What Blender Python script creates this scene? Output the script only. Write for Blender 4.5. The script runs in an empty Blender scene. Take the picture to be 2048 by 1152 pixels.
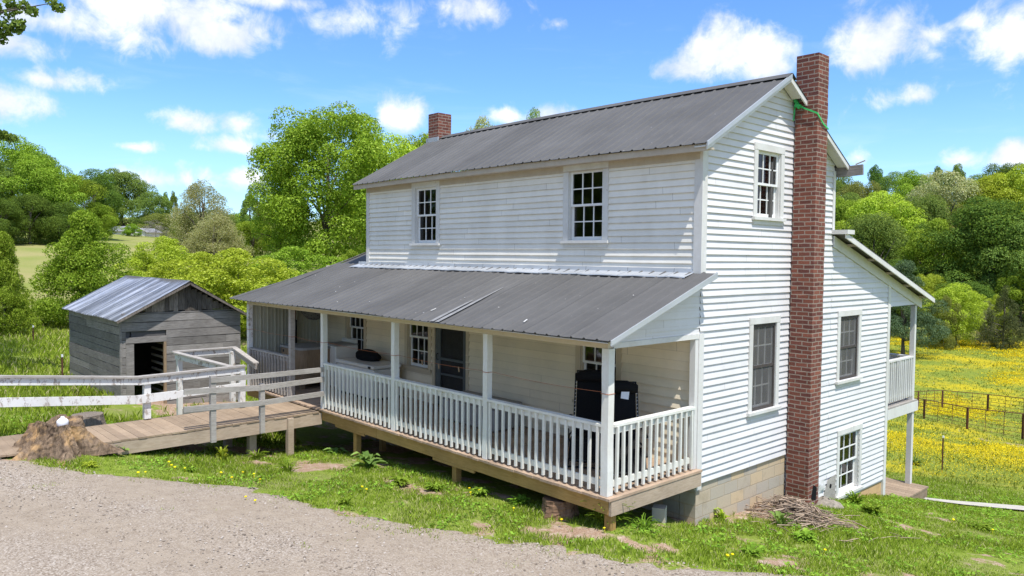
import bpy, math, random
import numpy as np
from mathutils import Vector, Matrix
random.seed(7); RNG = np.random.default_rng(11)
S = bpy.context.scene
COL = S.collection

# ------------------------------------------------------------------ camera, sky, sun, exposure
CAM = np.array([6.56441284, -9.89972181, 3.20501531])
YAW, PITCH, ROLL, FPX = 0.827118876, -0.0415228899, 0.00959159551, 1526.02444
FW = np.array([-math.sin(YAW)*math.cos(PITCH), math.cos(YAW)*math.cos(PITCH), math.sin(PITCH)])
_r = np.array([math.cos(YAW), math.sin(YAW), 0.0]); _u = np.cross(_r, FW)
RT = _r*math.cos(ROLL) + _u*math.sin(ROLL); UP = -_r*math.sin(ROLL) + _u*math.cos(ROLL)
cd = bpy.data.cameras.new("camera"); cam = bpy.data.objects.new("camera", cd); COL.objects.link(cam)
cam.matrix_world = Matrix(((RT[0], UP[0], -FW[0], CAM[0]), (RT[1], UP[1], -FW[1], CAM[1]), (RT[2], UP[2], -FW[2], CAM[2]), (0, 0, 0, 1)))
cd.sensor_width = 36.0; cd.lens = FPX/2048*36.0; cd.clip_end = 4000; cd.clip_start = 0.1
S.camera = cam
SUN = np.array([0.66, -0.245, 1.50]); SUN /= np.linalg.norm(SUN)
SUN_EL = math.asin(SUN[2]); SUN_ROT = math.atan2(SUN[0], SUN[1])
sd = bpy.data.lights.new("sun", 'SUN'); sd.energy = 3.9; sd.angle = math.radians(0.5); sd.color = (1.0, 0.965, 0.91)
so = bpy.data.objects.new("sun", sd); COL.objects.link(so)
so.rotation_euler = Vector(SUN).to_track_quat('Z', 'Y').to_euler()
S.view_settings.view_transform = 'Standard'; S.view_settings.look = 'None'
S.view_settings.exposure = 0.50; S.view_settings.gamma = 1.0; S.view_settings.use_curve_mapping = False
S.cycles.max_bounces = 8; S.cycles.diffuse_bounces = 7; S.cycles.transparent_max_bounces = 12
S.cycles.use_denoising = True

def direction(px, py):
    d = FW + RT*(px-1024)/FPX - UP*(py-576)/FPX
    return d/np.linalg.norm(d)
def bearing(px, dist, py=520):
    d = direction(px, py); h = d[:2]/np.hypot(d[0], d[1])
    return CAM[0]+h[0]*dist, CAM[1]+h[1]*dist

# ------------------------------------------------------------------ node helpers
class NT:
    def __init__(s, tree): s.t = tree; s.L = tree.links
    def n(s, typ, **kw):
        x = s.t.nodes.new(typ)
        for k, v in kw.items(): setattr(x, k, v)
        return x
    def put(s, sock, v):
        if isinstance(v, bpy.types.NodeSocket): s.L.new(v, sock)
        elif v is not None: sock.default_value = v
    def math(s, op, a, b=None, c=None, clamp=False):
        x = s.n('ShaderNodeMath', operation=op, use_clamp=clamp)
        for i, v in enumerate((a, b, c)): s.put(x.inputs[i], v) if v is not None else None
        return x.outputs[0]
    def vmath(s, op, a, b=None):
        x = s.n('ShaderNodeVectorMath', operation=op); s.put(x.inputs[0], a)
        if b is not None: s.put(x.inputs[1], b)
        return x.outputs['Value'] if op in ('DOT_PRODUCT', 'LENGTH') else x.outputs[0]
    def noise(s, vec, scale, detail=4, rough=.55, dist=0.0, dim='3D'):
        x = s.n('ShaderNodeTexNoise', noise_dimensions=dim); s.put(x.inputs['Vector'], vec)
        x.inputs['Scale'].default_value = scale; x.inputs['Detail'].default_value = detail
        x.inputs['Roughness'].default_value = rough; x.inputs['Distortion'].default_value = dist
        return x.outputs['Fac']
    def ramp(s, fac, stops, interp='LINEAR'):
        x = s.n('ShaderNodeValToRGB'); cr = x.color_ramp; cr.interpolation = interp
        while len(cr.elements) < len(stops): cr.elements.new(.5)
        for e, (p, c) in zip(cr.elements, stops):
            e.position = p; e.color = (c, c, c, 1) if isinstance(c, (int, float)) else (*c, 1)
        s.put(x.inputs[0], fac); return x.outputs[0]
    def mix(s, fac, a, b, mode='MIX'):
        x = s.n('ShaderNodeMix', data_type='RGBA', blend_type=mode)
        s.put(x.inputs[0], fac)
        for i, v in ((6, a), (7, b)): s.put(x.inputs[i], (*v, 1) if isinstance(v, tuple) and len(v) == 3 else v)
        return x.outputs[2]
    def maprange(s, v, a, b, c=0., d=1., smooth=False):
        x = s.n('ShaderNodeMapRange', interpolation_type='SMOOTHSTEP' if smooth else 'LINEAR')
        for i, q in enumerate((v, a, b, c, d)): s.put(x.inputs[i], q)
        return x.outputs[0]
    def scale(s, vec, sc):
        x = s.n('ShaderNodeMapping'); s.put(x.inputs[0], vec); x.inputs['Scale'].default_value = sc; return x.outputs[0]

def new_mat(name):
    m = bpy.data.materials.new(name); m.use_nodes = True
    t = NT(m.node_tree); m.node_tree.nodes.clear()
    out = t.n('ShaderNodeOutputMaterial'); p = t.n('ShaderNodeBsdfPrincipled')
    t.L.new(p.outputs[0], out.inputs[0]); p.inputs['Specular IOR Level'].default_value = 0.25
    return m, t, p, out
def pos(t): return t.n('ShaderNodeNewGeometry').outputs['Position']
def island(t): return t.n('ShaderNodeNewGeometry').outputs['Random Per Island']
def objrand(t): return t.n('ShaderNodeObjectInfo').outputs['Random']
def objco(t): return t.n('ShaderNodeTexCoord').outputs['Object']
def bump(t, p, h, strength=.3, dist=.02):
    b = t.n('ShaderNodeBump'); b.inputs['Strength'].default_value = strength; b.inputs['Distance'].default_value = dist
    t.put(b.inputs['Height'], h); t.L.new(b.outputs[0], p.inputs['Normal'])

# ------------------------------------------------------------------ world: nishita sky with clouds
w = bpy.data.worlds.new("World"); S.world = w; w.use_nodes = True
w.node_tree.nodes.clear(); t = NT(w.node_tree)
wo = t.n('ShaderNodeOutputWorld'); bg = t.n('ShaderNodeBackground'); t.L.new(bg.outputs[0], wo.inputs[0])
sky = t.n('ShaderNodeTexSky'); sky.sky_type = 'NISHITA'; sky.sun_disc = False
sky.sun_elevation = SUN_EL; sky.sun_rotation = SUN_ROT; sky.altitude = 200; sky.air_density = 1.0; sky.dust_density = 0.35; sky.ozone_density = 2.2
bg.inputs['Strength'].default_value = 0.145
gen = t.n('ShaderNodeTexCoord').outputs['Generated']
sep = t.n('ShaderNodeSeparateXYZ'); t.L.new(gen, sep.inputs[0])
dx, dy, dz = sep.outputs
az = t.math('ARCTAN2', dx, dy); el = t.math('ARCSINE', dz)
wob = t.noise(gen, 7.0, 6, .58, .3); wob2 = t.noise(gen, 24.0, 7, .64, .4)
cl = None
# (px, py, half width px, half height px, strength)
CLOUDS = [(90, 40, 190, 54, 1.0), (300, 22, 170, 62, 1.05), (430, 70, 85, 42, 1.0), (20, 205, 80, 55, 1.1), (95, 160, 95, 32, 1.0), (10, 90, 120, 60, .8),
          (560, 2, 130, 22, .75), (715, 38, 90, 50, .62), (960, 22, 95, 50, .95), (1115, 48, 28, 16, .55),
          (800, 235, 55, 40, 1.0), (365, 243, 48, 20, .6), (265, 294, 36, 10, .5), (495, 248, 40, 17, .5), (470, 295, 55, 15, .6), (545, 272, 42, 18, .55), (495, 355, 46, 20, .75),
          (240, 348, 40, 18, .7), (330, 360, 150, 22, .45), (1385, 140, 75, 42, 1.05), (1440, 110, 90, 62, 1.15), (1540, 130, 75, 55, 1.05),
          (1770, 90, 100, 75, 1.15), (1850, 70, 75, 45, .85), (1720, 120, 70, 40, .9), (1940, 45, 45, 26, .7), (2030, 80, 70, 75, 1.15), (1830, 192, 78, 30, .95),
          (1925, 318, 45, 26, .7), (2025, 315, 40, 24, .8), (1715, 315, 40, 24, .5), (1010, 232, 45, 24, .7), (1080, 240, 60, 22, .6), (1620, 215, 90, 22, .3), (1300, 250, 200, 20, .28), (2300, 120, 160, 80, 1.0), (-200, 150, 180, 80, 1.0)]
for (cx, cy, hw, hh, st) in CLOUDS:
    d = direction(cx, cy); a0 = math.atan2(d[0], d[1]); e0 = math.asin(d[2])
    da = t.math('MULTIPLY', t.math('SUBTRACT', az, a0), math.cos(e0)*FPX/hw*.93)
    de = t.math('MULTIPLY', t.math('SUBTRACT', el, e0), FPX/hh*.93)
    # flatter undersides: the lower half falls off faster
    de = t.math('MULTIPLY', de, t.math('ADD', 1.0, t.math('MULTIPLY', t.math('LESS_THAN', de, 0.0), .35)))
    r = t.math('SQRT', t.math('ADD', t.math('MULTIPLY', da, da), t.math('MULTIPLY', de, de)))
    v = t.math('MULTIPLY', t.math('SUBTRACT', 1.08, r), st)
    cl = v if cl is None else t.math('SMOOTH_MAX', cl, v, .12)
dens = t.math('ADD', cl, t.math('ADD', t.math('MULTIPLY', t.math('SUBTRACT', wob, .5), 2.7), t.math('MULTIPLY', t.math('SUBTRACT', wob2, .5), 1.7)))
mask = t.maprange(dens, .04, .85, 0, 1, True)
# broken cloud added outside the view, to whiten and lift the sky light
rest = t.math('MULTIPLY', t.maprange(t.vmath('DOT_PRODUCT', gen, tuple(FW)), .80, .62, 0, 1, True), t.maprange(t.noise(t.vmath('ADD', gen, (3.1, 1.7, .4)), 2.6, 6, .6), .44, .60, 0, 1, True))
mask = t.math('MAXIMUM', mask, rest)
wisp = t.maprange(t.noise(t.scale(gen, (3, 3, 14)), 2.2, 6, .6, .6), .5, .85, 0, .12, True)
hor = t.maprange(el, 0.0, .22, 1.0, 0.0, True)
skyc = t.mix(1.0, sky.outputs[0], (0.58, 0.84, 1.14), 'MULTIPLY')
skyc = t.mix(t.math('MULTIPLY', hor, .30), skyc, (4.6, 6.0, 7.6))
skyc = t.mix(wisp, skyc, (6.2, 6.6, 7.2))
shade = t.maprange(t.math('ADD', t.noise(gen, 13.0, 6, .6), t.math('MULTIPLY', dens, .10)), .38, .68, 0, 1, True)
ccol = t.mix(shade, (4.0, 4.35, 5.3), (5.9, 5.95, 6.05))
t.L.new(t.mix(t.math('MULTIPLY', mask, .93), skyc, ccol), bg.inputs[0])

# ------------------------------------------------------------------ geometry helpers
class MB:
    def __init__(s): s.v = []; s.f = []
    def add(s, vs, fs):
        b = len(s.v); s.v += [tuple(map(float, p)) for p in vs]; s.f += [tuple(i+b for i in f) for f in fs]; return s
    def box(s, x0, x1, y0, y1, z0, z1, M=None):
        vs = [(x, y, z) for z in (z0, z1) for (x, y) in ((x0, y0), (x1, y0), (x1, y1), (x0, y1))]
        if M is not None: vs = [M @ Vector(p) for p in vs]
        return s.add(vs, [(3, 2, 1, 0), (4, 5, 6, 7), (0, 1, 5, 4), (1, 2, 6, 5), (2, 3, 7, 6), (3, 0, 4, 7)])
    def bar(s, a, b, wd, ht, up=(0, 0, 1)):
        """a board from a to b, wd across, ht along up"""
        a = Vector(a); b = Vector(b); d = (b-a); L = d.length; d.normalize(); up = Vector(up)
        sd_ = d.cross(up).normalized(); u2 = sd_.cross(d).normalized()
        vs = []
        for q in (a, b):
            for (i, j) in ((-1, -1), (1, -1), (1, 1), (-1, 1)): vs.append(q + sd_*(i*wd/2) + u2*(j*ht/2))
        return s.add(vs, [(0, 1, 2, 3), (7, 6, 5, 4), (0, 4, 5, 1), (1, 5, 6, 2), (2, 6, 7, 3), (3, 7, 4, 0)])
    def tube(s, pts, rad, n=8, cap=True):
        pts = [Vector(p) for p in pts]; rs = rad if isinstance(rad, (list, tuple)) else [rad]*len(pts)
        vs = []; ref = Vector((0.13, 0.31, 0.94)).normalized()
        for i, p in enumerate(pts):
            d = (pts[min(i+1, len(pts)-1)] - pts[max(i-1, 0)]).normalized()
            rr = ref if abs(d.dot(ref)) < .95 else Vector((1, 0, 0))
            a = d.cross(rr).normalized(); b = d.cross(a)
            vs += [p + a*(rs[i]*math.cos(2*math.pi*k/n)) + b*(rs[i]*math.sin(2*math.pi*k/n)) for k in range(n)]
        fs = [(i*n+k, i*n+(k+1) % n, (i+1)*n+(k+1) % n, (i+1)*n+k) for i in range(len(pts)-1) for k in range(n)]
        if cap: fs += [tuple(range(n))[::-1], tuple(range((len(pts)-1)*n, len(pts)*n))]
        return s.add(vs, fs)
    def lathe(s, prof, n=24, c=(0, 0, 0), cap=True):
        vs = [(c[0]+r*math.cos(2*math.pi*k/n), c[1]+r*math.sin(2*math.pi*k/n), c[2]+z) for r, z in prof for k in range(n)]
        fs = [(i*n+k, i*n+(k+1) % n, (i+1)*n+(k+1) % n, (i+1)*n+k) for i in range(len(prof)-1) for k in range(n)]
        if cap: fs += [tuple(range(n))[::-1], tuple(range((len(prof)-1)*n, len(prof)*n))]
        return s.add(vs, fs)
    def prism(s, poly, axis, a, b):
        """poly of 2D points extruded along axis 'x','y' or 'z' from a to b"""
        def p3(q, h): return {'x': (h, q[0], q[1]), 'y': (q[0], h, q[1]), 'z': (q[0], q[1], h)}[axis]
        n = len(poly); vs = [p3(q, a) for q in poly] + [p3(q, b) for q in poly]
        fs = [tuple(range(n)), tuple(range(2*n-1, n-1, -1))] + [(i, i+n, (i+1) % n+n, (i+1) % n) for i in range(n)]
        return s.add(vs, fs)
    def build(s, name, mat, parent=None, smooth=False, bevel=0):
        me = bpy.data.meshes.new(name); me.from_pydata(s.v, [], s.f); me.update()
        if mat is not None: me.materials.append(mat)
        if smooth: me.shade_smooth()
        o = bpy.data.objects.new(name, me); COL.objects.link(o)
        if parent is not None: o.parent = parent
        if bevel:
            b = o.modifiers.new("bevel", 'BEVEL'); b.width = bevel; b.segments = 1; b.limit_method = 'ANGLE'
        return o
def np_mesh(name, V, F, mat, parent=None, smooth=False):
    """V (n,3), F (m,k) arrays"""
    me = bpy.data.meshes.new(name); n, m, k = len(V), len(F), F.shape[1]
    me.vertices.add(n); me.vertices.foreach_set('co', np.asarray(V, np.float32).ravel())
    me.loops.add(m*k); me.loops.foreach_set('vertex_index', np.asarray(F, np.int32).ravel())
    me.polygons.add(m); me.polygons.foreach_set('loop_start', np.arange(0, m*k, k, dtype=np.int32))
    me.polygons.foreach_set('loop_total', np.full(m, k, np.int32))
    me.update(calc_edges=True); me.validate()
    if mat is not None: me.materials.append(mat)
    if smooth: me.shade_smooth()
    o = bpy.data.objects.new(name, me); COL.objects.link(o)
    if parent is not None: o.parent = parent
    return o
def tag(o, label, cat, group=None, kind=None):
    if label: o['label'] = label
    if cat: o['category'] = cat
    if group: o['group'] = group
    if kind: o['kind'] = kind
    return o
def thing(name, loc, label, cat, group=None):
    o = bpy.data.objects.new(name, None); COL.objects.link(o); o.location = loc; o.empty_display_size = .2
    return tag(o, label, cat, group)
def keep(o, parent):
    """parent a mesh given in world coordinates"""
    o.parent = parent; o.matrix_parent_inverse = Matrix.Translation(-Vector(parent.location)); return o
def sub(mb, name, mat, parent, **k):
    o = mb.build(name, mat, None, **k)
    root = parent
    o.parent = parent
    off = Vector((0, 0, 0)); q = parent
    while q is not None and q.type == 'EMPTY': off += Vector(q.location); q = q.parent
    o.matrix_parent_inverse = Matrix.Translation(-off) if parent.type == 'EMPTY' else Matrix.Identity(4)
    return o

# ------------------------------------------------------------------ terrain height
TP = [(-1, -6, -.28), (3, -6, -.35), (6.5, -9.9, -.25), (-4.5, -8.25, -.12), (-9, -7.4, -.12), (-14, -7.5, -.05), (-8, -6.7, -.14), (-7.5, -6.1, -.3), (-10, -6.0, -.14), (-14, -11, .1),
      (-6.2, -6.3, -.3), (-4.5, -5.1, -.40), (-2, -4, -.46), (0, -3, -.5), (1.5, -2.1, -.53), (2.2, -1.6, -.56), (-3.36, -2.07, -.61), (-6.55, -2.07, -.81), (-5.2, -3.3, -.62),
      (-7.7, -2.85, -.86), (-9.2, -2.1, -1.05), (-7.6, -4.2, -.7), (-11.4, -2.2, -.95), (-11.4, -4.2, -.8), (0.1, -2.15, -.47), (-1, -2.3, -.52), (.3, -1.4, -.58), (0, 0, -.86), (0, 2.6, -1.07), (0, 4.2, -1.40), (0, 5.25, -1.6), (0, 7.1, -1.9), (0, 8.77, -2.33),
      (2, 0, -.82), (3.7, 2.15, -1.0), (3, 5.4, -1.6), (1.6, 11.3, -2.6), (5, -2, -.6), (7, 2, -1.0), (6, 8, -2.0), (-5, 3, -1.5), (-9, 3, -1.6), (-5, 9, -2.6), (-11, 6, -1.6),
      (-14.4, -4.1, -.66), (-14.4, -1, -1.0), (-19.7, -4.1, -.65), (-19.7, -1, -.9), (-13, -6, -.35), (-18, -7, -.25),
      (10, -20, -.3), (-10, -25, .5), (20, -10, -1.0), (20, 5, -2.4), (0, -100, 3), (100, -50, -3), (100, 60, -6), (-60, -60, 4)]
for (px, D, z) in [(0, 27, -.1), (0, 45, .3), (0, 70, 1.8), (0, 110, 4.5), (0, 160, 9), (0, 260, 12), (150, 33, -.45), (150, 60, .9), (150, 110, 4.3), (150, 160, 6.5), (280, 60, 1.0), (280, 110, 4.0), (280, 150, 6.3), (280, 230, 8),
                   (450, 60, 1.5), (450, 110, 3.2), (450, 200, 5), (380, 36, -.9), (650, 34, -1.0), (650, 60, 2.4), (650, 100, 3.4), (650, 200, 5), (1000, 40, -2.5), (1000, 80, 0), (1000, 150, 4), (1000, 260, 12),
                   (1400, 40, -4.4), (1400, 70, -5.6), (1400, 120, -4), (1400, 200, 6), (1400, 300, 16), (1885, 28, -3.68), (1935, 46, -5.6), (1884, 58, -6.6), (1850, 80, -6.4), (1850, 110, -5.5), (1850, 150, -1), (1850, 200, 8), (1850, 300, 20),
                   (2040, 46, -5.8), (2040, 80, -6.2), (2040, 110, -5.0), (2040, 200, 8), (2300, 30, -3.4), (2300, 60, -6), (2300, 110, -4.5), (2300, 200, 8), (-300, 60, 1), (-300, 120, 5), (-300, 250, 14)]:
    x, y = bearing(px, D); TP.append((x, y, z))
TP = np.array(TP, float)
def _phi(A, B): return np.sqrt(((A[:, None, :]-B[None])**2).sum(-1) + 1.0)
_n = len(TP); _K = np.zeros((_n+3, _n+3)); _K[:_n, :_n] = -_phi(TP[:, :2], TP[:, :2]) + np.eye(_n)*0.02
_Q = np.c_[np.ones(_n), TP[:, :2]]; _K[:_n, _n:] = _Q; _K[_n:, :_n] = _Q.T
_W = np.linalg.solve(_K, np.r_[TP[:, 2], 0, 0, 0])
def H(x, y):
    P = np.c_[np.atleast_1d(np.asarray(x, float)), np.atleast_1d(np.asarray(y, float))]
    out = np.empty(len(P))
    for i in range(0, len(P), 20000):
        q = P[i:i+20000]; out[i:i+20000] = -_phi(q, TP[:, :2]) @ _W[:_n] + np.c_[np.ones(len(q)), q] @ _W[_n:]
    return out
def h1(x, y): return float(H([x], [y])[0])
def ground_pt(px, py):
    """where the view ray of a photo point meets the terrain"""
    d = direction(px, py); a = 6.0; prev = a
    while a < 400:
        p = CAM + d*a
        if p[2] < h1(p[0], p[1]):
            lo, hi = prev, a
            for _ in range(14):
                m = (lo+hi)/2; p = CAM+d*m
                if p[2] < h1(p[0], p[1]): hi = m
                else: lo = m
            p = CAM+d*hi; return p[0], p[1]
        prev = a; a *= 1.03
    return bearing(px, 200)

# value noise for masks on the CPU
def vnoise(x, y, sc, seed=0):
    x = np.asarray(x)/sc; y = np.asarray(y)/sc
    i = np.floor(x).astype(int); j = np.floor(y).astype(int); fx = x-i; fy = y-j
    def hsh(a, b): 
        h_ = np.sin(a*127.1 + b*311.7 + seed*74.7)*43758.5453; return h_-np.floor(h_)
    fx = fx*fx*(3-2*fx); fy = fy*fy*(3-2*fy)
    return (hsh(i, j)*(1-fx)+hsh(i+1, j)*fx)*(1-fy) + (hsh(i, j+1)*(1-fx)+hsh(i+1, j+1)*fx)*fy

# ------------------------------------------------------------------ materials
def mat_paint(name, col, dirt=(.42, .38, .30), amt=.25, rough=.55, chip=0.0, chipcol=(.30, .25, .20), streak=True):
    m, t, p, o = new_mat(name); P = pos(t)
    a = t.noise(t.scale(P, (1, 1, .35) if streak else (1, 1, 1)), 2.3, 5, .6); b = t.noise(P, 17, 4, .6)
    f = t.math('MULTIPLY', t.maprange(t.math('ADD', t.math('MULTIPLY', a, .7), t.math('MULTIPLY', b, .3)), .42, .75), amt)
    c = t.mix(f, col, dirt)
    if chip:
        k = t.maprange(t.noise(t.scale(P, (1, 1, .6)), 9, 6, .72), 1-chip, 1-chip+.06, 0, 1)
        c = t.mix(t.math('MULTIPLY', k, .85), c, chipcol)
        bump(t, p, k, -.25, .004)
    t.L.new(c, p.inputs['Base Color']); p.inputs['Roughness'].default_value = rough
    return m
def mat_siding(name, col, z0, h, lap_grime_shade, amt, dirt=(.42, .38, .30)):
    m, t, p, o = new_mat(name); P = pos(t)
    sp = t.n('ShaderNodeSeparateXYZ'); t.L.new(P, sp.inputs[0])
    fr = t.math('FRACT', t.math('DIVIDE', t.math('SUBTRACT', sp.outputs[2], z0), h))
    big = t.noise(t.scale(P, (1, 1, .4)), 1.7, 5, .6); fine = t.noise(t.scale(P, (.5, .5, 1)), 14, 4, .6)
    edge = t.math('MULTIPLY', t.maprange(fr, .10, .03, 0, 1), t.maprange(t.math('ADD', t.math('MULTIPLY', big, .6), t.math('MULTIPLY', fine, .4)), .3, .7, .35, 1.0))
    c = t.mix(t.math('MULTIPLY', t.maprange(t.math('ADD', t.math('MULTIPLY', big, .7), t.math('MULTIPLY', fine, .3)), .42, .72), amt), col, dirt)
    c = t.mix(t.math('MULTIPLY', edge, lap_grime_shade), c, (.36, .29, .20))  # lap dirt and the shade line under each board, painted as one brown edge
    cid = t.math('FLOOR', t.math('DIVIDE', t.math('SUBTRACT', sp.outputs[2], z0), h)); wn = t.n('ShaderNodeTexWhiteNoise', noise_dimensions='1D'); t.put(wn.inputs['W'], cid)
    fx = t.math('FRACT', t.math('ADD', t.math('DIVIDE', t.math('ADD', sp.outputs[0], sp.outputs[1]), 3.66), wn.outputs['Value']))
    c = t.mix(t.math('MULTIPLY', t.math('LESS_THAN', fx, .0022), .55), c, (.25, .22, .18))
    pid = t.math('ADD', t.math('MULTIPLY', cid, 7.0), t.math('FLOOR', t.math('ADD', t.math('DIVIDE', t.math('ADD', sp.outputs[0], sp.outputs[1]), 3.66), wn.outputs['Value']))); wn2 = t.n('ShaderNodeTexWhiteNoise', noise_dimensions='1D'); t.put(wn2.inputs['W'], pid)
    hv = t.n('ShaderNodeHueSaturation'); t.put(hv.inputs['Value'], t.maprange(wn2.outputs['Value'], 0, 1, .94, 1.03)); t.put(hv.inputs['Color'], c); c = hv.outputs[0]
    chipn = t.maprange(t.noise(t.scale(P, (1, 1, 2.2)), 11, 6, .75), .70, .76, 0, 1); c = t.mix(t.math('MULTIPLY', chipn, amt*1.6), c, (.33, .28, .22))
    t.L.new(c, p.inputs['Base Color']); p.inputs['Roughness'].default_value = .5
    bump(t, p, big, .18, .03)
    return m
def mat_wood(name, c0, c1, grain=(1, 1, 1), scale=14, rough=.8, spread=.35, dark=(.05, .04, .035)):
    m, t, p, o = new_mat(name); P = pos(t); r = island(t)
    off = t.vmath('ADD', t.scale(P, grain), t.n('ShaderNodeCombineXYZ').outputs[0])
    sh = t.n('ShaderNodeCombineXYZ'); t.put(sh.inputs[0], t.math('MULTIPLY', r, 37.0)); t.put(sh.inputs[1], t.math('MULTIPLY', r, 13.0)); t.put(sh.inputs[2], t.math('MULTIPLY', r, 71.0))
    v = t.vmath('ADD', off, sh.outputs[0])
    g = t.noise(v, scale, 6, .65, .4); big = t.noise(P, 1.6, 4, .6)
    c = t.mix(t.maprange(g, .3, .7), c0, c1)
    c = t.mix(t.math('MULTIPLY', t.maprange(g, .62, .78), .55), c, dark)
    k = t.math('ADD', 1-spread/2, t.math('MULTIPLY', r, spread))
    k = t.math('MULTIPLY', k, t.maprange(big, .3, .75, .8, 1.15))
    hsv = t.n('ShaderNodeHueSaturation'); t.put(hsv.inputs['Value'], k); t.put(hsv.inputs['Color'], c)
    t.L.new(hsv.outputs[0], p.inputs['Base Color']); p.inputs['Roughness'].default_value = rough
    bump(t, p, g, .35, .006)
    return m
def mat_plain(name, col, rough=.6, metal=0.0, var=.12, scale=6, spec=.25):
    m, t, p, o = new_mat(name); n_ = t.noise(pos(t), scale, 5, .6)
    hsv = t.n('ShaderNodeHueSaturation'); t.put(hsv.inputs['Value'], t.maprange(n_, .25, .75, 1-var, 1+var)); hsv.inputs['Color'].default_value = (*col, 1)
    t.L.new(hsv.outputs[0], p.inputs['Base Color']); p.inputs['Roughness'].default_value = rough; p.inputs['Metallic'].default_value = metal
    p.inputs['Specular IOR Level'].default_value = spec
    return m
def mat_leaf(name, c0, c1, c2=None, trans=.43, var=.35):
    m, t, p, o = new_mat(name); r = island(t); q = objrand(t)
    big = t.noise(objco(t), 5.0, 3, .6)
    c = t.mix(t.maprange(t.math('ADD', t.math('MULTIPLY', r, .6), t.math('MULTIPLY', big, .6)), .3, .9), c0, c1)
    if c2: c = t.mix(t.math('GREATER_THAN', r, .9), c, c2)
    hsv = t.n('ShaderNodeHueSaturation'); t.put(hsv.inputs['Color'], c)
    t.put(hsv.inputs['Hue'], t.maprange(q, 0, 1, .488, .512)); t.put(hsv.inputs['Value'], t.math('MULTIPLY', t.maprange(q, 0, 1, .85, 1.15), t.maprange(r, 0, 1, 1-var/2, 1+var/2)))
    d = t.n('ShaderNodeBsdfDiffuse'); tr = t.n('ShaderNodeBsdfTranslucent'); mx = t.n('ShaderNodeMixShader'); mx.inputs[0].default_value = trans
    t.L.new(hsv.outputs[0], d.inputs[0]); 
    tc = t.mix(1.0, hsv.outputs[0], (1.12, 1.05, .6), 'MULTIPLY'); t.L.new(tc, tr.inputs[0])
    t.L.new(d.outputs[0], mx.inputs[1]); t.L.new(tr.outputs[0], mx.inputs[2]); t.L.new(mx.outputs[0], o.inputs[0])
    m.node_tree.nodes.remove(p)
    return m

M = {}
HS = .1065
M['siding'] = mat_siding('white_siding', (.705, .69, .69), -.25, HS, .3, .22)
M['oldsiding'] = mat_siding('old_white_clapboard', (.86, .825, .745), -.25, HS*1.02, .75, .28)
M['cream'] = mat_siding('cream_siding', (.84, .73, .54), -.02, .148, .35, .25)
M['trim'] = mat_paint('weathered_white_trim', (.68, .67, .64), (.42, .38, .32), .5, .6, .34)
M['creamtrim'] = mat_paint('cream_trim', (.58, .49, .35), (.45, .38, .28), .4, .6, .30)
M['soffit'] = mat_paint('aged_soffit_paint', (.52, .45, .36), (.30, .23, .16), .45, .7, .28)
M['rail'] = mat_paint('porch_rail_paint', (.74, .745, .69), (.45, .39, .28), .5, .6, .33, (.36, .30, .24))
M['worn'] = mat_paint('worn_white_paint', (.74, .73, .70), (.46, .41, .34), .4, .7, .47, (.33, .27, .22))
M['sash'] = mat_paint('sash_paint', (.80, .80, .78), (.5, .45, .36), .25, .5, .25)
M['deck'] = mat_wood('deck_boards', (.27, .19, .125), (.385, .295, .205), (6, 1, 1), 9, .85, .3)
M['porchfloor'] = mat_wood('porch_floor_boards', (.33, .225, .155), (.46, .35, .25), (6, .6, 1), 9, .8, .3)
M['joist'] = mat_wood('yellow_pine_joist', (.33, .195, .06), (.46, .29, .105), (1, 1, 9), 5, .85, .25)
M['rampwood'] = mat_wood('ramp_timber', (.36, .27, .19), (.50, .40, .30), (1, 1, 8), 6, .85, .3)
M['greywood'] = mat_wood('grey_weathered_wood', (.30, .27, .24), (.46, .43, .39), (1, 1, 7), 8, .9, .35)
M['shedwood'] = mat_wood('shed_weathered_boards', (.155, .138, .125), (.30, .28, .262), (1, 1, 10), 5, .92, .5, (.06, .055, .055))
M['shedvert'] = mat_wood('shed_gable_boards', (.075, .058, .045), (.25, .215, .185), (8, 8, 1), 5, .92, 1.2, (.04, .035, .03))
M['rust'] = mat_plain('rusted_steel', (.15, .07, .045), .8, .3, .4, 30)
M['black'] = mat_plain('black_fabric', (.012, .012, .013), .85, 0, .3, 60, .1)
M['blackmetal'] = mat_plain('dark_flue_metal', (.035, .035, .036), .5, .4, .2, 12)
M['white_enamel'] = mat_plain('white_enamel', (.72, .70, .64), .35, 0, .06, 5, .5)
M['grey_plastic'] = mat_plain('grey_plastic', (.32, .31, .29), .6, 0, .15, 8)
M['tub'] = mat_wood('brown_cabinet_wood', (.22, .15, .09), (.34, .25, .16), (8, 8, 1), 6, .8, .3)
M['white_plastic'] = mat_plain('white_plastic', (.80, .81, .84), .4, 0, .05, 4, .4)
M['green_strap'] = mat_plain('green_webbing', (.06, .50, .14), .6, 0, .2, 30)
M['orange'] = mat_plain('orange_cord', (.42, .15, .07), .7, 0, .2, 20)
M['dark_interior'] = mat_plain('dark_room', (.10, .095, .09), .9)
M['rubble'] = mat_plain('mortar_rubble', (.27, .235, .19), .95, 0, .35, 14)
M['asphalt_roof'] = mat_plain('grey_shingles', (.24, .24, .25), .9, 0, .2, 6)
M['concrete'] = mat_plain('concrete', (.50, .46, .39), .9, 0, .2, 4)
M['screen_frame'] = mat_plain('dark_screen_frame', (.07, .06, .055), .7, 0, .35, 25)
M['log'] = mat_wood('brown_log', (.13, .075, .045), (.25, .155, .095), (6, 6, 1), 4, .95, .2)
M['bark2'] = mat_wood('grey_stump_bark', (.15, .12, .095), (.30, .25, .20), (6, 6, 1), 4, .95, .2)
M['bark'] = mat_wood('tree_bark', (.09, .075, .06), (.17, .15, .125), (5, 5, 1), 3, .95, .2)

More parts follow.
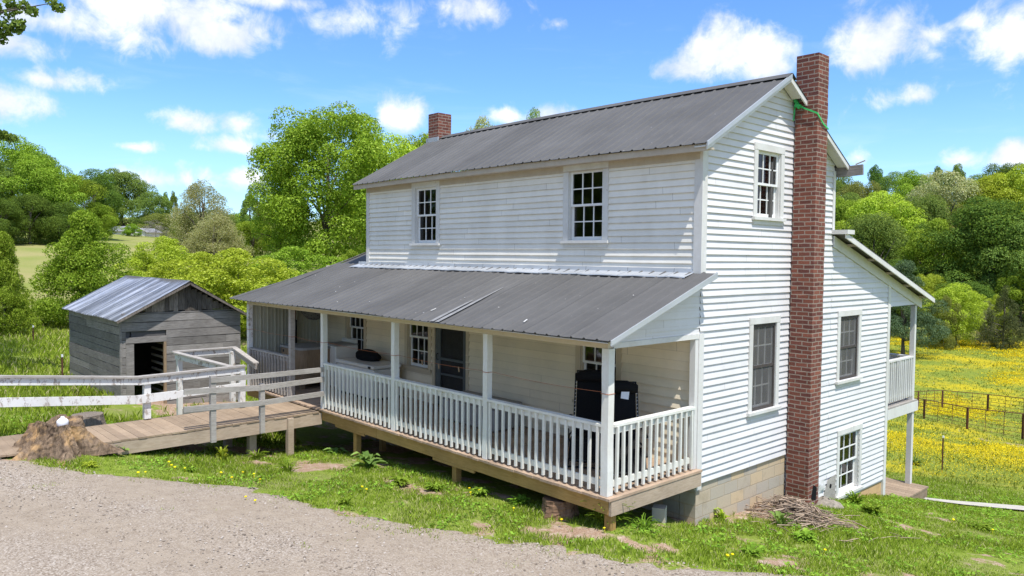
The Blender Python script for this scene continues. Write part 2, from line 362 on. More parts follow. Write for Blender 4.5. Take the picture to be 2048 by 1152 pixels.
# metal roofs
def mat_roof(name, col, rough, metal, rustamt=.1):
    m, t, p, o = new_mat(name); P = pos(t)
    n_ = t.noise(P, 1.3, 5, .6); n2 = t.noise(t.scale(P, (6, 1, 1)), 3, 4, .6)
    c = t.mix(t.maprange(n_, .3, .7), tuple(x*.88 for x in col), tuple(min(1, x*1.12) for x in col))
    c = t.mix(t.math('MULTIPLY', t.maprange(n2, .6, .8), rustamt), c, (.42, .40, .37))
    sh_ = t.n('ShaderNodeTexWhiteNoise', noise_dimensions='1D'); sx_ = t.n('ShaderNodeSeparateXYZ'); t.L.new(P, sx_.inputs[0]); t.put(sh_.inputs['W'], t.math('FLOOR', t.math('DIVIDE', t.math('ADD', sx_.outputs[0], 9.62), .916)))
    hv = t.n('ShaderNodeHueSaturation'); t.put(hv.inputs['Value'], t.maprange(sh_.outputs['Value'], 0, 1, .9, 1.1)); t.put(hv.inputs['Color'], c); c = hv.outputs[0]
    c = t.mix(t.math('MULTIPLY', t.math('LESS_THAN', t.math('FRACT', t.math('DIVIDE', t.math('ADD', sx_.outputs[0], 9.62), .916)), .012), .6), c, (.03, .03, .03))
    sp = t.n('ShaderNodeTexVoronoi'); sp.inputs['Scale'].default_value = 3.1; t.put(sp.inputs['Vector'], P)
    c = t.mix(t.math('LESS_THAN', sp.outputs['Distance'], .028), c, (.40, .38, .36))
    t.L.new(c, p.inputs['Base Color']); p.inputs['Metallic'].default_value = metal
    p.inputs['Specular IOR Level'].default_value = .15 if metal < .3 else .4
    t.put(p.inputs['Roughness'], t.maprange(n2, .3, .7, rough-.06, rough+.1))
    return m
M['roof'] = mat_roof('brown_grey_metal_roofing', (.110, .107, .103), .62, .0)
M['galv'] = mat_roof('galvanised_sheet', (.40, .41, .44), .30, .75)
_g = M['galv']; t = NT(_g.node_tree); _p = [q for q in _g.node_tree.nodes if q.type == 'BSDF_PRINCIPLED'][0]; _src = _p.inputs['Base Color'].links[0].from_socket
_st = t.noise(t.scale(pos(t), (1, .04, .04)), 5.5, 5, .7); t.L.new(t.mix(1.0, _src, t.ramp(_st, [(.36, .42), (.5, .8), (.62, 1.7)]), 'MULTIPLY'), _p.inputs['Base Color'])  # weathered sheet tone, with sun-glint stripes of the corrugations painted into the colour
M['flash'] = mat_roof('flashing_metal', (.46, .48, .50), .5, .35, .05)
M['wallmetal'] = mat_roof('ribbed_wall_metal', (.44, .43, .34), .55, .1, .1)

# brick and block
def mat_brick(name, c1, c2, mortar, bw, rh, msize, worn=.35):
    m, t, p, o = new_mat(name); P = objco(t)
    sp = t.n('ShaderNodeSeparateXYZ'); t.L.new(P, sp.inputs[0])
    cb = t.n('ShaderNodeCombineXYZ'); t.put(cb.inputs[0], t.math('ADD', sp.outputs[0], sp.outputs[1])); t.put(cb.inputs[1], sp.outputs[2])
    wv = t.noise(P, 3.0, 3, .5); wv2 = t.noise(P, 6.3, 3, .5)
    dcb = t.n('ShaderNodeCombineXYZ'); t.put(dcb.inputs[0], t.math('MULTIPLY', t.math('SUBTRACT', wv, .5), .03)); t.put(dcb.inputs[1], t.math('MULTIPLY', t.math('SUBTRACT', wv2, .5), .025))
    v = t.vmath('ADD', cb.outputs[0], dcb.outputs[0])
    b = t.n('ShaderNodeTexBrick'); t.put(b.inputs['Vector'], v); b.inputs['Scale'].default_value = 1
    b.inputs['Color1'].default_value = (*c1, 1); b.inputs['Color2'].default_value = (*c2, 1); b.inputs['Mortar'].default_value = (*mortar, 1)
    b.inputs['Brick Width'].default_value = bw; b.inputs['Row Height'].default_value = rh; b.inputs['Mortar Size'].default_value = msize; b.inputs['Mortar Smooth'].default_value = .15; b.inputs['Bias'].default_value = 0
    fine = t.noise(P, 40, 4, .65); blot = t.noise(P, 2.4, 5, .6)
    c = t.mix(t.math('MULTIPLY', t.maprange(fine, .5, .8), worn), b.outputs['Color'], tuple(x*.8 for x in mortar))
    c = t.mix(t.math('MULTIPLY', t.maprange(blot, .55, .78), .5), c, tuple(x*.42 for x in c1))
    t.L.new(c, p.inputs['Base Color']); p.inputs['Roughness'].default_value = .9
    if c1[0] > c1[1]*2:
        c = t.mix(t.maprange(t.noise(P, 1.1, 5, .7), .56, .70, 0, .55), c, (.33, .22, .17))
        c = t.mix(t.math('MULTIPLY', t.maprange(t.math('ADD', sp.outputs[2], t.math('MULTIPLY', t.noise(P, 4, 4), .8)), 6.5, 7.1), .6), c, (.05, .035, .03))
    h_ = t.math('ADD', t.math('MULTIPLY', b.outputs['Fac'], -1.0), t.math('MULTIPLY', fine, .35)); bump(t, p, h_, .6, .012)
    return m
M['brick'] = mat_brick('old_red_brick', (.235, .078, .050), (.125, .042, .034), (.30, .235, .19), .215, .074, .0095)
M['block'] = mat_brick('concrete_block', (.57, .435, .265), (.40, .37, .315), (.42, .345, .25), .40, .20, .010, .25)
M['tanblock'] = mat_brick('rendered_block', (.60, .40, .20), (.56, .38, .21), (.52, .36, .20), .40, .20, .006, .2)

# glass and screens
def mat_glass(name, tint=.55):
    m, t, p, o = new_mat(name); m.node_tree.nodes.remove(p)
    tr = t.n('ShaderNodeBsdfTransparent'); tr.inputs[0].default_value = (tint, tint, tint*1.02, 1)
    gl = t.n('ShaderNodeBsdfGlossy'); gl.inputs['Roughness'].default_value = .03
    fr = t.n('ShaderNodeFresnel'); fr.inputs[0].default_value = 1.5
    mx = t.n('ShaderNodeMixShader'); t.put(mx.inputs[0], t.math('ADD', fr.outputs[0], .03)); t.L.new(tr.outputs[0], mx.inputs[1]); t.L.new(gl.outputs[0], mx.inputs[2])
    b = t.n('ShaderNodeBump'); b.inputs['Strength'].default_value = .04; t.put(b.inputs['Height'], t.noise(pos(t), 3, 2)); t.L.new(b.outputs[0], gl.inputs['Normal'])
    t.L.new(mx.outputs[0], o.inputs[0]); return m
M['glass'] = mat_glass('window_glass')
def mat_screen(name, col, a):
    m, t, p, o = new_mat(name); m.node_tree.nodes.remove(p)
    tr = t.n('ShaderNodeBsdfTransparent'); df = t.n('ShaderNodeBsdfDiffuse'); df.inputs[0].default_value = (*col, 1)
    mx = t.n('ShaderNodeMixShader'); t.put(mx.inputs[0], t.maprange(t.noise(pos(t), 5, 4), .3, .7, a-.08, a+.08)); t.L.new(tr.outputs[0], mx.inputs[1]); t.L.new(df.outputs[0], mx.inputs[2])
    t.L.new(mx.outputs[0], o.inputs[0]); return m
M['screen'] = mat_screen('window_screen_mesh', (.16, .155, .15), .62)
M['doorscreen'] = mat_screen('door_screen_mesh', (.05, .05, .05), .6)

# leaves
M['lf_maple'] = mat_leaf('maple_leaves', (.17, .275, .025), (.35, .48, .06), (.40, .50, .09))
M['lf_lime'] = mat_leaf('lime_leaves', (.30, .40, .03), (.52, .62, .08), (.55, .62, .13), .4)
M['lf_mid'] = mat_leaf('mid_green_leaves', (.13, .215, .05), (.27, .37, .085))
M['lf_olive'] = mat_leaf('olive_leaves', (.17, .21, .05), (.33, .35, .10))
M['lf_dark'] = mat_leaf('dark_green_leaves', (.085, .165, .035), (.19, .285, .05))
M['lf_pale'] = mat_leaf('pale_grey_green_leaves', (.32, .36, .15), (.50, .51, .27), (.50, .46, .29))
M['lf_pine'] = mat_leaf('pine_needles', (.07, .13, .065), (.17, .24, .12), None, .15)
M['lf_cedar'] = mat_leaf('cedar_foliage', (.07, .10, .04), (.16, .18, .07), None, .15)
M['lf_twig'] = mat_leaf('grey_twigs', (.22, .19, .16), (.34, .31, .28), None, .1)
M['lf_weed'] = mat_leaf('weed_leaves', (.14, .25, .025), (.27, .40, .05), None, .3)
M['lf_dock'] = mat_leaf('broad_weed_leaves', (.13, .22, .05), (.25, .35, .09), None, .25)
M['grass'] = mat_leaf('grass_blades', (.18, .27, .025), (.38, .48, .06), (.50, .46, .23), .3, .5)
M['petal'] = mat_leaf('yellow_petals', (.80, .64, .015), (.88, .76, .03), None, .15, .2)

# ground: grass sheet with bare earth, mulch and meadow, driven by vertex attributes
def attr(t, n_): 
    a = t.n('ShaderNodeAttribute'); a.attribute_name = n_; return a.outputs['Fac']
m, t, p, o = new_mat('ground_cover'); P = pos(t)
n1 = t.noise(P, .55, 6, .62); n2 = t.noise(P, 9, 5, .65); n3 = t.noise(P, 60, 3, .6); n4 = t.noise(P, .08, 5, .6)
gcol = t.mix(t.maprange(n2, .3, .7), (.14, .20, .025), (.26, .33, .05))
gcol = t.mix(t.math('MULTIPLY', t.maprange(t.math('ADD', t.math('MULTIPLY', n1, .6), t.math('MULTIPLY', n3, .45)), .5, .66), .65), gcol, (.24, .21, .11))
far = t.mix(t.maprange(n4, .35, .65), (.20, .25, .05), (.34, .30, .13)); gcol = t.mix(attr(t, 'far'), gcol, far)
me_ = attr(t, 'meadow')
mg = t.mix(t.maprange(n2, .3, .7), (.14, .19, .025), (.25, .29, .05))
yp = t.math('ADD', t.math('MULTIPLY', t.noise(t.scale(P, (1, 1, .2)), .16, 6, .62), 1.3), t.math('MULTIPLY', t.noise(P, 2.2, 4, .7), .55))
ym = t.math('MULTIPLY', t.maprange(yp, .84, 1.12, 0, .8, True), t.maprange(n2, .36, .58, .35, 1.0))
mg = t.mix(ym, mg, (.62, .46, .012))
gcol = t.mix(me_, gcol, mg)
dcol = t.mix(t.maprange(n3, .3, .7), (.20, .115, .07), (.50, .36, .26)); dcol = t.mix(t.maprange(n2, .5, .75), dcol, (.52, .43, .34))
gcol = t.mix(t.maprange(t.math('ADD', attr(t, 'dirt'), t.math('ADD', t.math('MULTIPLY', t.math('SUBTRACT', n2, .5), .9), t.math('MULTIPLY', t.math('SUBTRACT', t.noise(P, 2.6, 4, .6), .5), 1.5))), .42, .66), gcol, dcol)
t.L.new(gcol, p.inputs['Base Color']); p.inputs['Roughness'].default_value = .95; p.inputs['Specular IOR Level'].default_value = .05
bump(t, p, t.math('ADD', n2, t.math('MULTIPLY', n3, .5)), .5, .06); M['ground'] = m
m, t, p, o = new_mat('driveway_gravel'); P = pos(t)
vo = t.n('ShaderNodeTexVoronoi'); vo.inputs['Scale'].default_value = 55; t.put(vo.inputs['Vector'], P)
sep = t.n('ShaderNodeSeparateColor'); t.L.new(vo.outputs['Color'], sep.inputs[0])
rut = t.vmath('DOT_PRODUCT', P, (.44, -.90, 0)); n1 = t.math('ADD', t.math('MULTIPLY', t.noise(P, .7, 5, .6), .75), t.math('MULTIPLY', t.noise(t.scale(t.vmath('ADD', P, (0, 0, 0)), (1, 1, 1)), .25, 4, .6), .25)); n2 = t.noise(P, 5, 6, .7); n3 = t.noise(P, 90, 3, .6)
n1 = t.math('ADD', n1, t.math('MULTIPLY', t.math('SINE', t.math('ADD', t.math('MULTIPLY', rut, 3.6), t.math('MULTIPLY', t.noise(P, .4, 3), 3.0))), .07))
c = t.ramp(sep.outputs[0], [(0, (.155, .120, .09)), (.3, (.285, .23, .18)), (.7, (.39, .33, .27)), (1, (.55, .49, .42))])
dust = t.mix(t.maprange(n2, .3, .7), (.28, .222, .163), (.395, .328, .252))
c = t.mix(t.maprange(t.math('ADD', t.math('MULTIPLY', n1, .8), t.math('MULTIPLY', n2, .45)), .45, .72, .18, .85), c, dust)
c = t.mix(t.math('MULTIPLY', t.maprange(n3, .62, .75), .5), c, (.20, .15, .12))
t.L.new(c, p.inputs['Base Color']); p.inputs['Roughness'].default_value = .95; p.inputs['Specular IOR Level'].default_value = .08
bump(t, p, t.math('ADD', t.math('MULTIPLY', vo.outputs['Distance'], -1.0), t.math('MULTIPLY', n3, .3)), .55, .02); M['gravel'] = m

# ------------------------------------------------------------------ driveway outline, dirt patches
EDGE = [ground_pt(px, py) for px, py in ((-420, 905), (-200, 905), (0, 918), (60, 924), (150, 940), (250, 952), (330, 962), (420, 972), (500, 985), (600, 1008), (700, 1030), (800, 1052), (900, 1068), (1000, 1070), (1100, 1090), (1200, 1105), (1300, 1122), (1400, 1132), (1500, 1146), (1600, 1160), (1750, 1185))]
EDGE = np.array(EDGE)
def side_of_drive(x, y):
    """signed distance to the gravel edge, positive on the gravel"""
    x = np.atleast_1d(np.asarray(x, float)); y = np.atleast_1d(np.asarray(y, float))
    best = np.full(len(x), 1e9); sgn = np.zeros(len(x))
    for a, b in zip(EDGE[:-1], EDGE[1:]):
        d = b-a; L2 = d @ d; tt = np.clip(((x-a[0])*d[0] + (y-a[1])*d[1])/L2, 0, 1)
        q = np.hypot(x-a[0]-tt*d[0], y-a[1]-tt*d[1]); s_ = -np.sign(d[0]*(y-a[1]) - d[1]*(x-a[0]))
        u = q < best; best = np.where(u, q, best); sgn = np.where(u, s_, sgn)
    return best*sgn
DIRT = [(ground_pt(*a), rx, ry) for a, rx, ry in (((630, 930), 1.15, .75), ((520, 925), .9, .5), ((790, 965), .8, .4), ((860, 985), .6, .3), ((930, 960), .5, .35), ((345, 880), 1.8, 1.0), ((960, 1050), .45, .2), ((1090, 1070), .45, .2), ((1180, 1062), .4, .2),
                                              ((1260, 1085), .5, .2), ((1330, 1095), .4, .2), ((1590, 1030), 1.2, .7), ((1680, 1048), .6, .5), ((1880, 1040), .9, .35), ((1800, 1055), .4, .2), ((170, 800), .9, .5), ((2030, 890), 2.0, .8), ((1850, 1062), 1.0, .3))]
DIRT += [((-5.5, .6), 7.5, 2.6), ((-8.6, -3.2), 1.2, 1.4), ((-14.4, -2.5), 1.0, 2.4), ((-13.2, -3.2), 1.2, .5)]
def dirt_at(x, y):
    d = np.clip(.62-np.abs(side_of_drive(x, y)-.12)*1.3, 0, .6); wob_ = 1+1.3*(vnoise(x, y, .45, 31)-.5)+.9*(vnoise(x, y, .17, 32)-.5)
    for (c, rx, ry) in DIRT:
        q = np.hypot((x-c[0])/rx, (y-c[1])/ry)*wob_; d = np.maximum(d, np.clip(1.12-q, 0, 1)*.95)
    return d
cuts = (bearing(1780, 26), bearing(2300, 24))
def meadow_at(x, y):
    dx_, dy_ = x-CAM[0], y-CAM[1]; D = np.hypot(dx_, dy_); azm = np.degrees(np.arctan2(dx_, dy_))
    return np.clip((D-24.5)/2.5, 0, 1)*np.clip((azm+40)/4, 0, 1)*np.clip((112-D)/10, 0, 1)*np.clip((60-azm)/5, 0, 1)

# ground sheet: polar grid round the house, fine near and coarse at the horizon
rad = [0.0]; st_ = .22
while rad[-1] < 2500:  # radii of the rings
    rad.append(rad[-1]+st_); st_ = .22 if rad[-1] < 16 else st_*1.06
rad = np.array([.002]+rad[1:]); NA = 360; ang = np.linspace(0, 2*np.pi, NA, endpoint=False)
C0 = np.array([-3.0, -2.0])
GX = np.r_[C0[0], (C0[0]+rad[:, None]*np.cos(ang)).ravel()]; GY = np.r_[C0[1], (C0[1]+rad[:, None]*np.sin(ang)).ravel()]
GR = np.hypot(GX-C0[0], GY-C0[1])
def Hn(x, y):
    x = np.asarray(x, float); y = np.asarray(y, float); r = np.hypot(x-C0[0], y-C0[1])
    xc = C0[0]+(x-C0[0])*np.minimum(1, 330/np.maximum(r, 1e-6)); yc = C0[1]+(y-C0[1])*np.minimum(1, 330/np.maximum(r, 1e-6))
    return H(xc, yc)
GZ = Hn(GX, GY) + (vnoise(GX, GY, .9, 3)-.5)*.05 + (vnoise(GX, GY, .3, 5)-.5)*.03
i = np.arange(len(rad)-1)[:, None]*NA + 1; k = np.arange(NA)[None]; k2 = (k+1) % NA
quads = np.stack([i+k, i+NA+k, i+NA+k2, i+k2], -1).reshape(-1, 4)
g = np_mesh('ground', np.c_[GX, GY, GZ], quads, M['ground'], smooth=True)
def set_attr(o, n_, v):
    a = o.data.attributes.new(n_, 'FLOAT', 'POINT'); a.data.foreach_set('value', np.asarray(v, np.float32))
set_attr(g, 'dirt', dirt_at(GX, GY)); set_attr(g, 'meadow', meadow_at(GX, GY)); set_attr(g, 'far', np.clip((GR-18)/15, 0, 1))
tag(g, None, None, None, 'structure')
# driveway sheet
xs = np.linspace(-34, 12, 920); rows = np.r_[np.linspace(0, 2.5, 20), np.linspace(2.8, 22, 40)]
EX = np.r_[-40, EDGE[:, 0], 14]; EY = np.r_[EDGE[0, 1]-1.2, EDGE[:, 1], EDGE[-1, 1]+4.5]
ey = np.interp(xs, EX, EY) + (vnoise(xs, xs*0, .7, 1)-.5)*.55 + (vnoise(xs, xs*0, .21, 2)-.5)*.30 + (vnoise(xs, xs*0, .08, 5)-.5)*.14 - .02
DX = np.repeat(xs, len(rows)); DY = (ey[:, None]-rows[None]).ravel()
DZ = Hn(DX, DY) + .035 + (vnoise(DX, DY, .9, 3)-.5)*.03 - np.tile(np.where(np.arange(len(rows)) < 1, .05, 0), len(xs))
nr = len(rows); i = (np.arange(len(xs)-1)*nr)[:, None]; k = np.arange(nr-1)[None]
F = np.stack([i+k, i+k+1, i+nr+k+1, i+nr+k], -1).reshape(-1, 4)
dr = np_mesh('driveway', np.c_[DX, DY, DZ], F[:, ::-1], M['gravel'], smooth=True); tag(dr, None, None, None, 'structure')

# concrete path behind the house
pc = [(0.15, 8.95), (.8, 9.35), (1.9, 10.3), (3.2, 11.4), (6, 13.2), (12, 16)]
mb = MB(); pv = []
for j_, (x, y) in enumerate(pc):
    a = Vector(pc[max(j_-1, 0)]); b = Vector(pc[min(j_+1, len(pc)-1)]); d = (b-a).normalized(); nrm = Vector((-d.y, d.x))
    for s_ in (-.36, .36):
        q = Vector((x, y))+nrm*s_; pv.append((q.x, q.y, h1(q.x, q.y)+.05))
mb.add(pv, [(2*j_, 2*j_+1, 2*j_+3, 2*j_+2) for j_ in range(len(pc)-1)])
pa = mb.build('path', M['concrete']); tag(pa, None, None, None, 'structure')
PATH = np.array(pc)
#%%HOUSE
# ------------------------------------------------------------------ FARMHOUSE
PD, P0A, P0B, P1, P2, P3, P4 = 2.07, -11.343, -9.151, -7.705, -5.085, -2.499, -0.03
YB, YW, LX, LXG = 4.371, 7.14, -9.349, -11.34          # rear of main block, rear wall, upper left corner, ground-floor left corner
ZEAVE, ZR, YR, OV, RK = 4.89, 6.255, 2.185, .245, .255
SL = (ZR-ZEAVE)/(YR+OV)
house = thing('farmhouse', (-4.7, 3.5, 0), 'two storey white clapboard farmhouse with brown metal roofs, railed porch and outside brick chimney', 'house')

def frame_front(a, n_, z): return (a, -n_, z)           # wall in plane y=0 seen from -y; a runs along x
def frame_gable(a, n_, z): return (n_, a, z)            # wall in plane x=0 seen from +x; a runs along y

def clap(polys, holes, frame, z0, hgt, thick, wavy=0.0, seed=1):
    """lapped boards inside convex polygons of (along, z), cut round rectangular holes"""
    mb = MB(); rnd = random.Random(seed)
    for poly in polys:
        zs = [q[1] for q in poly]; zlo, zhi = min(zs), max(zs)
        def span(z):
            xs_ = []
            n = len(poly)
            for i in range(n):
                (a0, b0), (a1, b1) = poly[i], poly[(i+1) % n]
                if abs(b0-b1) < 1e-9:
                    if abs(b0-z) < 1e-6: xs_ += [a0, a1]
                elif min(b0, b1)-1e-9 <= z <= max(b0, b1)+1e-9: xs_.append(a0+(a1-a0)*(z-b0)/(b1-b0))
            return (min(xs_), max(xs_)) if xs_ else None
        k = math.floor((zlo-z0)/hgt)
        cutz = set(zs) | {h for q in holes for h in (q[2], q[3])}
        while z0+k*hgt < zhi-1e-6:
            c0, c1 = z0+k*hgt, z0+(k+1)*hgt
            brk = sorted({max(c0, zlo), min(c1, zhi)} | {z for z in cutz if max(c0, zlo) < z < min(c1, zhi)})
            tj = thick*rnd.uniform(.85, 1.15)
            for za, zb in zip(brk[:-1], brk[1:]):
                if zb-za < 1e-5: continue
                e = 1e-7; sa, sb = span(za+e), span(zb-e)
                if not sa or not sb: continue
                zm = (za+zb)/2
                hs = sorted([(q[0], q[1]) for q in holes if q[2] < zm < q[3]])
                segs = []; la, lb = sa[0], sb[0]
                for h0, h1_ in hs:
                    if h1_ <= min(sa[0], sb[0]) or h0 >= max(sa[1], sb[1]): continue
                    segs.append((la, h0, lb, h0)); la = lb = h1_
                segs.append((la, sa[1], lb, sb[1]))
                da, db = tj*(1-(za-c0)/hgt), tj*(1-(zb-c0)/hgt)
                for (a0, a1, b0, b1) in segs:
                    if a1-a0 < 1e-4 and b1-b0 < 1e-4: continue
                    m = max(1, int(max(a1-a0, b1-b0)/.6)) if wavy else 1
                    for q in range(m):
                        u, v = q/m, (q+1)/m
                        x0_, x1_, x2_, x3_ = a0+(a1-a0)*u, a0+(a1-a0)*v, b0+(b1-b0)*v, b0+(b1-b0)*u
                        wv = lambda x: wavy*math.sin(x*2.1+k*.9+seed)*math.sin(x*.83+k*.37)
                        mb.add([frame(x0_, da+wv(x0_), za), frame(x1_, da+wv(x1_), za), frame(x2_, db+.3*wv(x2_), zb), frame(x3_, db+.3*wv(x3_), zb)], [(0, 1, 2, 3)])
                        if abs(za-c0) < 1e-6:
                            mb.add([frame(x0_, da+wv(x0_), za), frame(x1_, da+wv(x1_), za), frame(x1_, -.004, za), frame(x0_, -.004, za)], [(0, 1, 2, 3)])
            k += 1
    return mb
def fbox(mb, frame, a0, a1, n0, n1, z0, z1):
    vs = [frame(a, n_, z) for z in (z0, z1) for (a, n_) in ((a0, n0), (a1, n0), (a1, n1), (a0, n1))]
    return mb.add(vs, [(3, 2, 1, 0), (4, 5, 6, 7), (0, 1, 5, 4), (1, 2, 6, 5), (2, 3, 7, 6), (3, 0, 4, 7)])

# openings (along0, along1, z0, z1) = outer casing; the hole is the casing less its boards
UP_W = [(-7.48, -6.47, 3.41, 4.80), (-2.84, -1.81, 3.43, 4.83)]
PO_W = [(-10.34, -9.37, .70, 2.16), (-7.74, -6.74, .66, 2.16), (-2.50, -1.47, .64, 2.16)]
DOOR = (-6.70, -5.46, 0.0, 2.12)
GA_W = [(1.45, 2.43, 3.83, 5.10), (1.42, 2.41, .60, 2.23), (4.66, 5.72, .78, 2.21), (4.78, 5.90, -1.50, -.14)]
def hole(q, cw=.11): return (q[0]+cw, q[1]-cw, q[2]+.07, q[3]-cw)
# walls
fw_ = clap([[(LX, 2.92), (0, 2.92), (0, ZEAVE+.02), (LX, ZEAVE+.02)]], [hole(q) for q in UP_W], frame_front, -.25, HS*1.02, .021, .002, 3)
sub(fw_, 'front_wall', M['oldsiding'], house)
pw = clap([[(LXG, 0), (0, 0), (0, 2.92), (LXG, 2.92)]], [hole(q) for q in PO_W] + [(DOOR[0]+.09, DOOR[1]-.09, -.1, DOOR[3]-.09)], frame_front, -.02, .148, .030, .002, 4)
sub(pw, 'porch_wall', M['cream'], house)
def mroof(y): return ZEAVE + SL*(y+OV) if y <= YR else ZR - SL*(y-YR)
LZ0, LZ1, LY1 = 3.70, 2.33, 9.05                         # rear lean-to roof: z at y=YB, z at its eave
def lroof(y): return LZ0 + (LZ1-LZ0)*(y-YB)/(LY1-YB)
A_ = [(0, -.25), (2.75, -.25), (2.75, mroof(2.75)-.02), (YR, ZR-.02), (0, mroof(0)-.02)]
B_ = [(2.75, -1.56), (YB, -1.56), (YB, mroof(YB)-.02), (2.75, mroof(2.75)-.02)]
C_ = [(YB, -1.56), (YW, -1.56), (YW, lroof(YW)-.10), (YB, lroof(YB)-.10)]
D_ = [(YW, 2.2), (8.93, 2.2), (8.93, lroof(8.93)-.10), (YW, lroof(YW)-.10)]
PTRI = [(-PD-.02, 2.06), (0, 2.06), (0, 2.92), (-PD-.02, 2.17)]
gw = clap([A_, B_, C_, D_], [hole(q) for q in GA_W], frame_gable, -.25, HS, .023, .0035, 5)
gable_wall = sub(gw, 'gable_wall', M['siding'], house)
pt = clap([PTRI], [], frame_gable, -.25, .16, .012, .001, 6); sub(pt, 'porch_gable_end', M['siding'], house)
# hidden shell: back walls, floors, ceilings (keep the rooms dark)
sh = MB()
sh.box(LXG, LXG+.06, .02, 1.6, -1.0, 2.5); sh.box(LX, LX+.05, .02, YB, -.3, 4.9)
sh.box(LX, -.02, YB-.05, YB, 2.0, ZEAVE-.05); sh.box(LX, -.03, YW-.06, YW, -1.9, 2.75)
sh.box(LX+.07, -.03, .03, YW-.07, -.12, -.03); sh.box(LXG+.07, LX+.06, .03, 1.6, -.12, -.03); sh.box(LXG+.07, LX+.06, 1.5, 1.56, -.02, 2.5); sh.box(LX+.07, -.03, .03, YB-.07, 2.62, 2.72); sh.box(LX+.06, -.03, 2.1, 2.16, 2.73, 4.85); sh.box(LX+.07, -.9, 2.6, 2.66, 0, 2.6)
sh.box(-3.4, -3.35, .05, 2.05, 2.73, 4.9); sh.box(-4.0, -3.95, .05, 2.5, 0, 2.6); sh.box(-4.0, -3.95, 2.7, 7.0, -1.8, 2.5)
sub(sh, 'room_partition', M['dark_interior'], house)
# foundations
fd = MB(); fd.box(-.30, -.012, .012, 2.8, -1.6, -.252); fd.box(-9.3, -.31, .012, .3, -1.9, -.252)
sub(fd, 'block_foundation', M['block'], house)
fd = MB(); fd.box(-.30, -.014, 2.802, YW-.02, -2.6, -1.562); sub(fd, 'rear_foundation', M['tanblock'], house)
# corner boards and frieze
def cboard(y0, y1, x0, x1, z0, z1):
    tb = MB(); tb.box(x0, x1, y0, y1, z0, z1); sub(tb, 'corner_board', M['trim'], house)
cboard(-.028, .10, -.02, .03, -.34, 2.06); cboard(-.03, .11, -.11, .032, 2.93, ZEAVE-.03)
cboard(YW-.09, YW+.03, -.05, .033, -1.95, lroof(YW)-.16); cboard(YB-.06, YB+.03, -.06, .031, lroof(YB)+.02, ZEAVE-.02)
cboard(-.03, .05, LX-.02, LX+.10, 2.9, ZEAVE-.02)
fz = MB(); fz.box(LX, -.02, -.035, -.002, ZEAVE-.20, ZEAVE-.05); fz.box(LX-.2, RK-.03, -OV+.03, -.036, ZEAVE-.085, ZEAVE-.055);
sub(fz, 'eave_soffit', M['soffit'], house)
# rake boards and soffits on the gable
def rakeboard(mb, ya, yb, fz_, x0, x1, up0, up1):
    mb = MB(); mb.prism([(ya, fz_(ya)+up0), (yb, fz_(yb)+up0), (yb, fz_(yb)+up1), (ya, fz_(ya)+up1)], 'x', x0, x1); sub(mb, 'rake_board', M['trim'], house)
rk = None
rakeboard(rk, -OV, YR, mroof, RK-.035, RK-.01, -.10, -.008); rakeboard(rk, YR+.001, YB+OV, mroof, RK-.035, RK-.01, -.10, -.008)
rakeboard(rk, -.26, YR, mroof, .03, RK-.036, -.05, -.03); rakeboard(rk, YR+.6, YB+OV, mroof, .03, RK-.036, -.05, -.03); rakeboard(rk, YR+.001, YR+.45, mroof, .03, RK-.036, -.05, -.03)
rakeboard(rk, YB-.02, LY1, lroof, RK-.0, RK+.025, -.10, -.006); rakeboard(rk, YB, 8.93, lroof, .022, .045, -.26, -.05)
rakeboard(rk, -PD-.31, -.0, lambda y: 2.12+.3574*(y+2.42), .270, .300, -.075, -.004)
mb = MB(); mb.box(RK-.25, RK+.06, YB-.05, YB+.25, LZ0-.02, LZ0+.06); sub(mb, 'roof_end_cap', M['trim'], house)

# metal roofs -----------------------------------------------------------------
def ribbed(x0, x1, P_at, pitch=.229, rib=.017, minor=.0, x_end=None):
    """sheet with ribs running down the slope; P_at(x, t) gives the point on the slope, t=0 eave, 1 top"""
    xs_ = []; x = x0
    while x < x1-.01:
        e = min(x+pitch, x1)
        for dx_, h_ in ((0, 0), (.016, rib), (.040, rib), (.056, 0), (.105, 0), (.112, minor), (.126, minor), (.133, 0), (.168, 0), (.175, minor), (.189, minor), (.196, 0)):
            if x+dx_ < e-.001: xs_.append((x+dx_, h_))
        x += pitch
    xs_.append((x1, 0)); nt = 7; mb = MB(); V = []
    for (x, h_) in xs_:
        for q in range(nt):
            p_ = P_at(x, q/(nt-1)); V.append((p_[0], p_[1]-h_*.3, p_[2]+h_*.95 + .004*math.sin(x*3.1+q*1.7)))
    F = [(a*nt+b, (a+1)*nt+b, (a+1)*nt+b+1, a*nt+b+1) for a in range(len(xs_)-1) for b in range(nt-1)]
    mb.add(V, F); V2 = [(v[0], v[1], v[2]-.007) for v in V]; mb.add(V2, [f[::-1] for f in F])
    return mb
RX0, RX1 = LX-.27, RK
def slopeF(x, t):
    return (x, -OV-.03+(YR+OV+.03)*t, ZEAVE-.01+(ZR-ZEAVE+.01)*t + .03*math.sin((x+9)*.33))
def slopeB(x, t): return (x, YB+OV-(YB+OV-YR)*t, ZEAVE-.01+(ZR-ZEAVE+.01)*t + .03*math.sin((x+9)*.33))
rf = ribbed(RX0, RX1, slopeF); rb = ribbed(RX0, RX1, slopeB); rf.v += []; 
main_roof = sub(rf, 'main_roof', M['roof'], house); sub(rb, 'rear_roof', M['roof'], house)
rc = MB(); nseg = 24; V = []
for q in range(nseg+1):
    x = RX0-.01+(RX1+.02-RX0)*q/nseg; dz = .03*math.sin((x+9)*.33)
    for (yy, zz) in ((-.16, -.052), (-.02, .036), (.02, .036), (.16, -.052)): V.append((x, YR+yy, ZR+zz+dz))
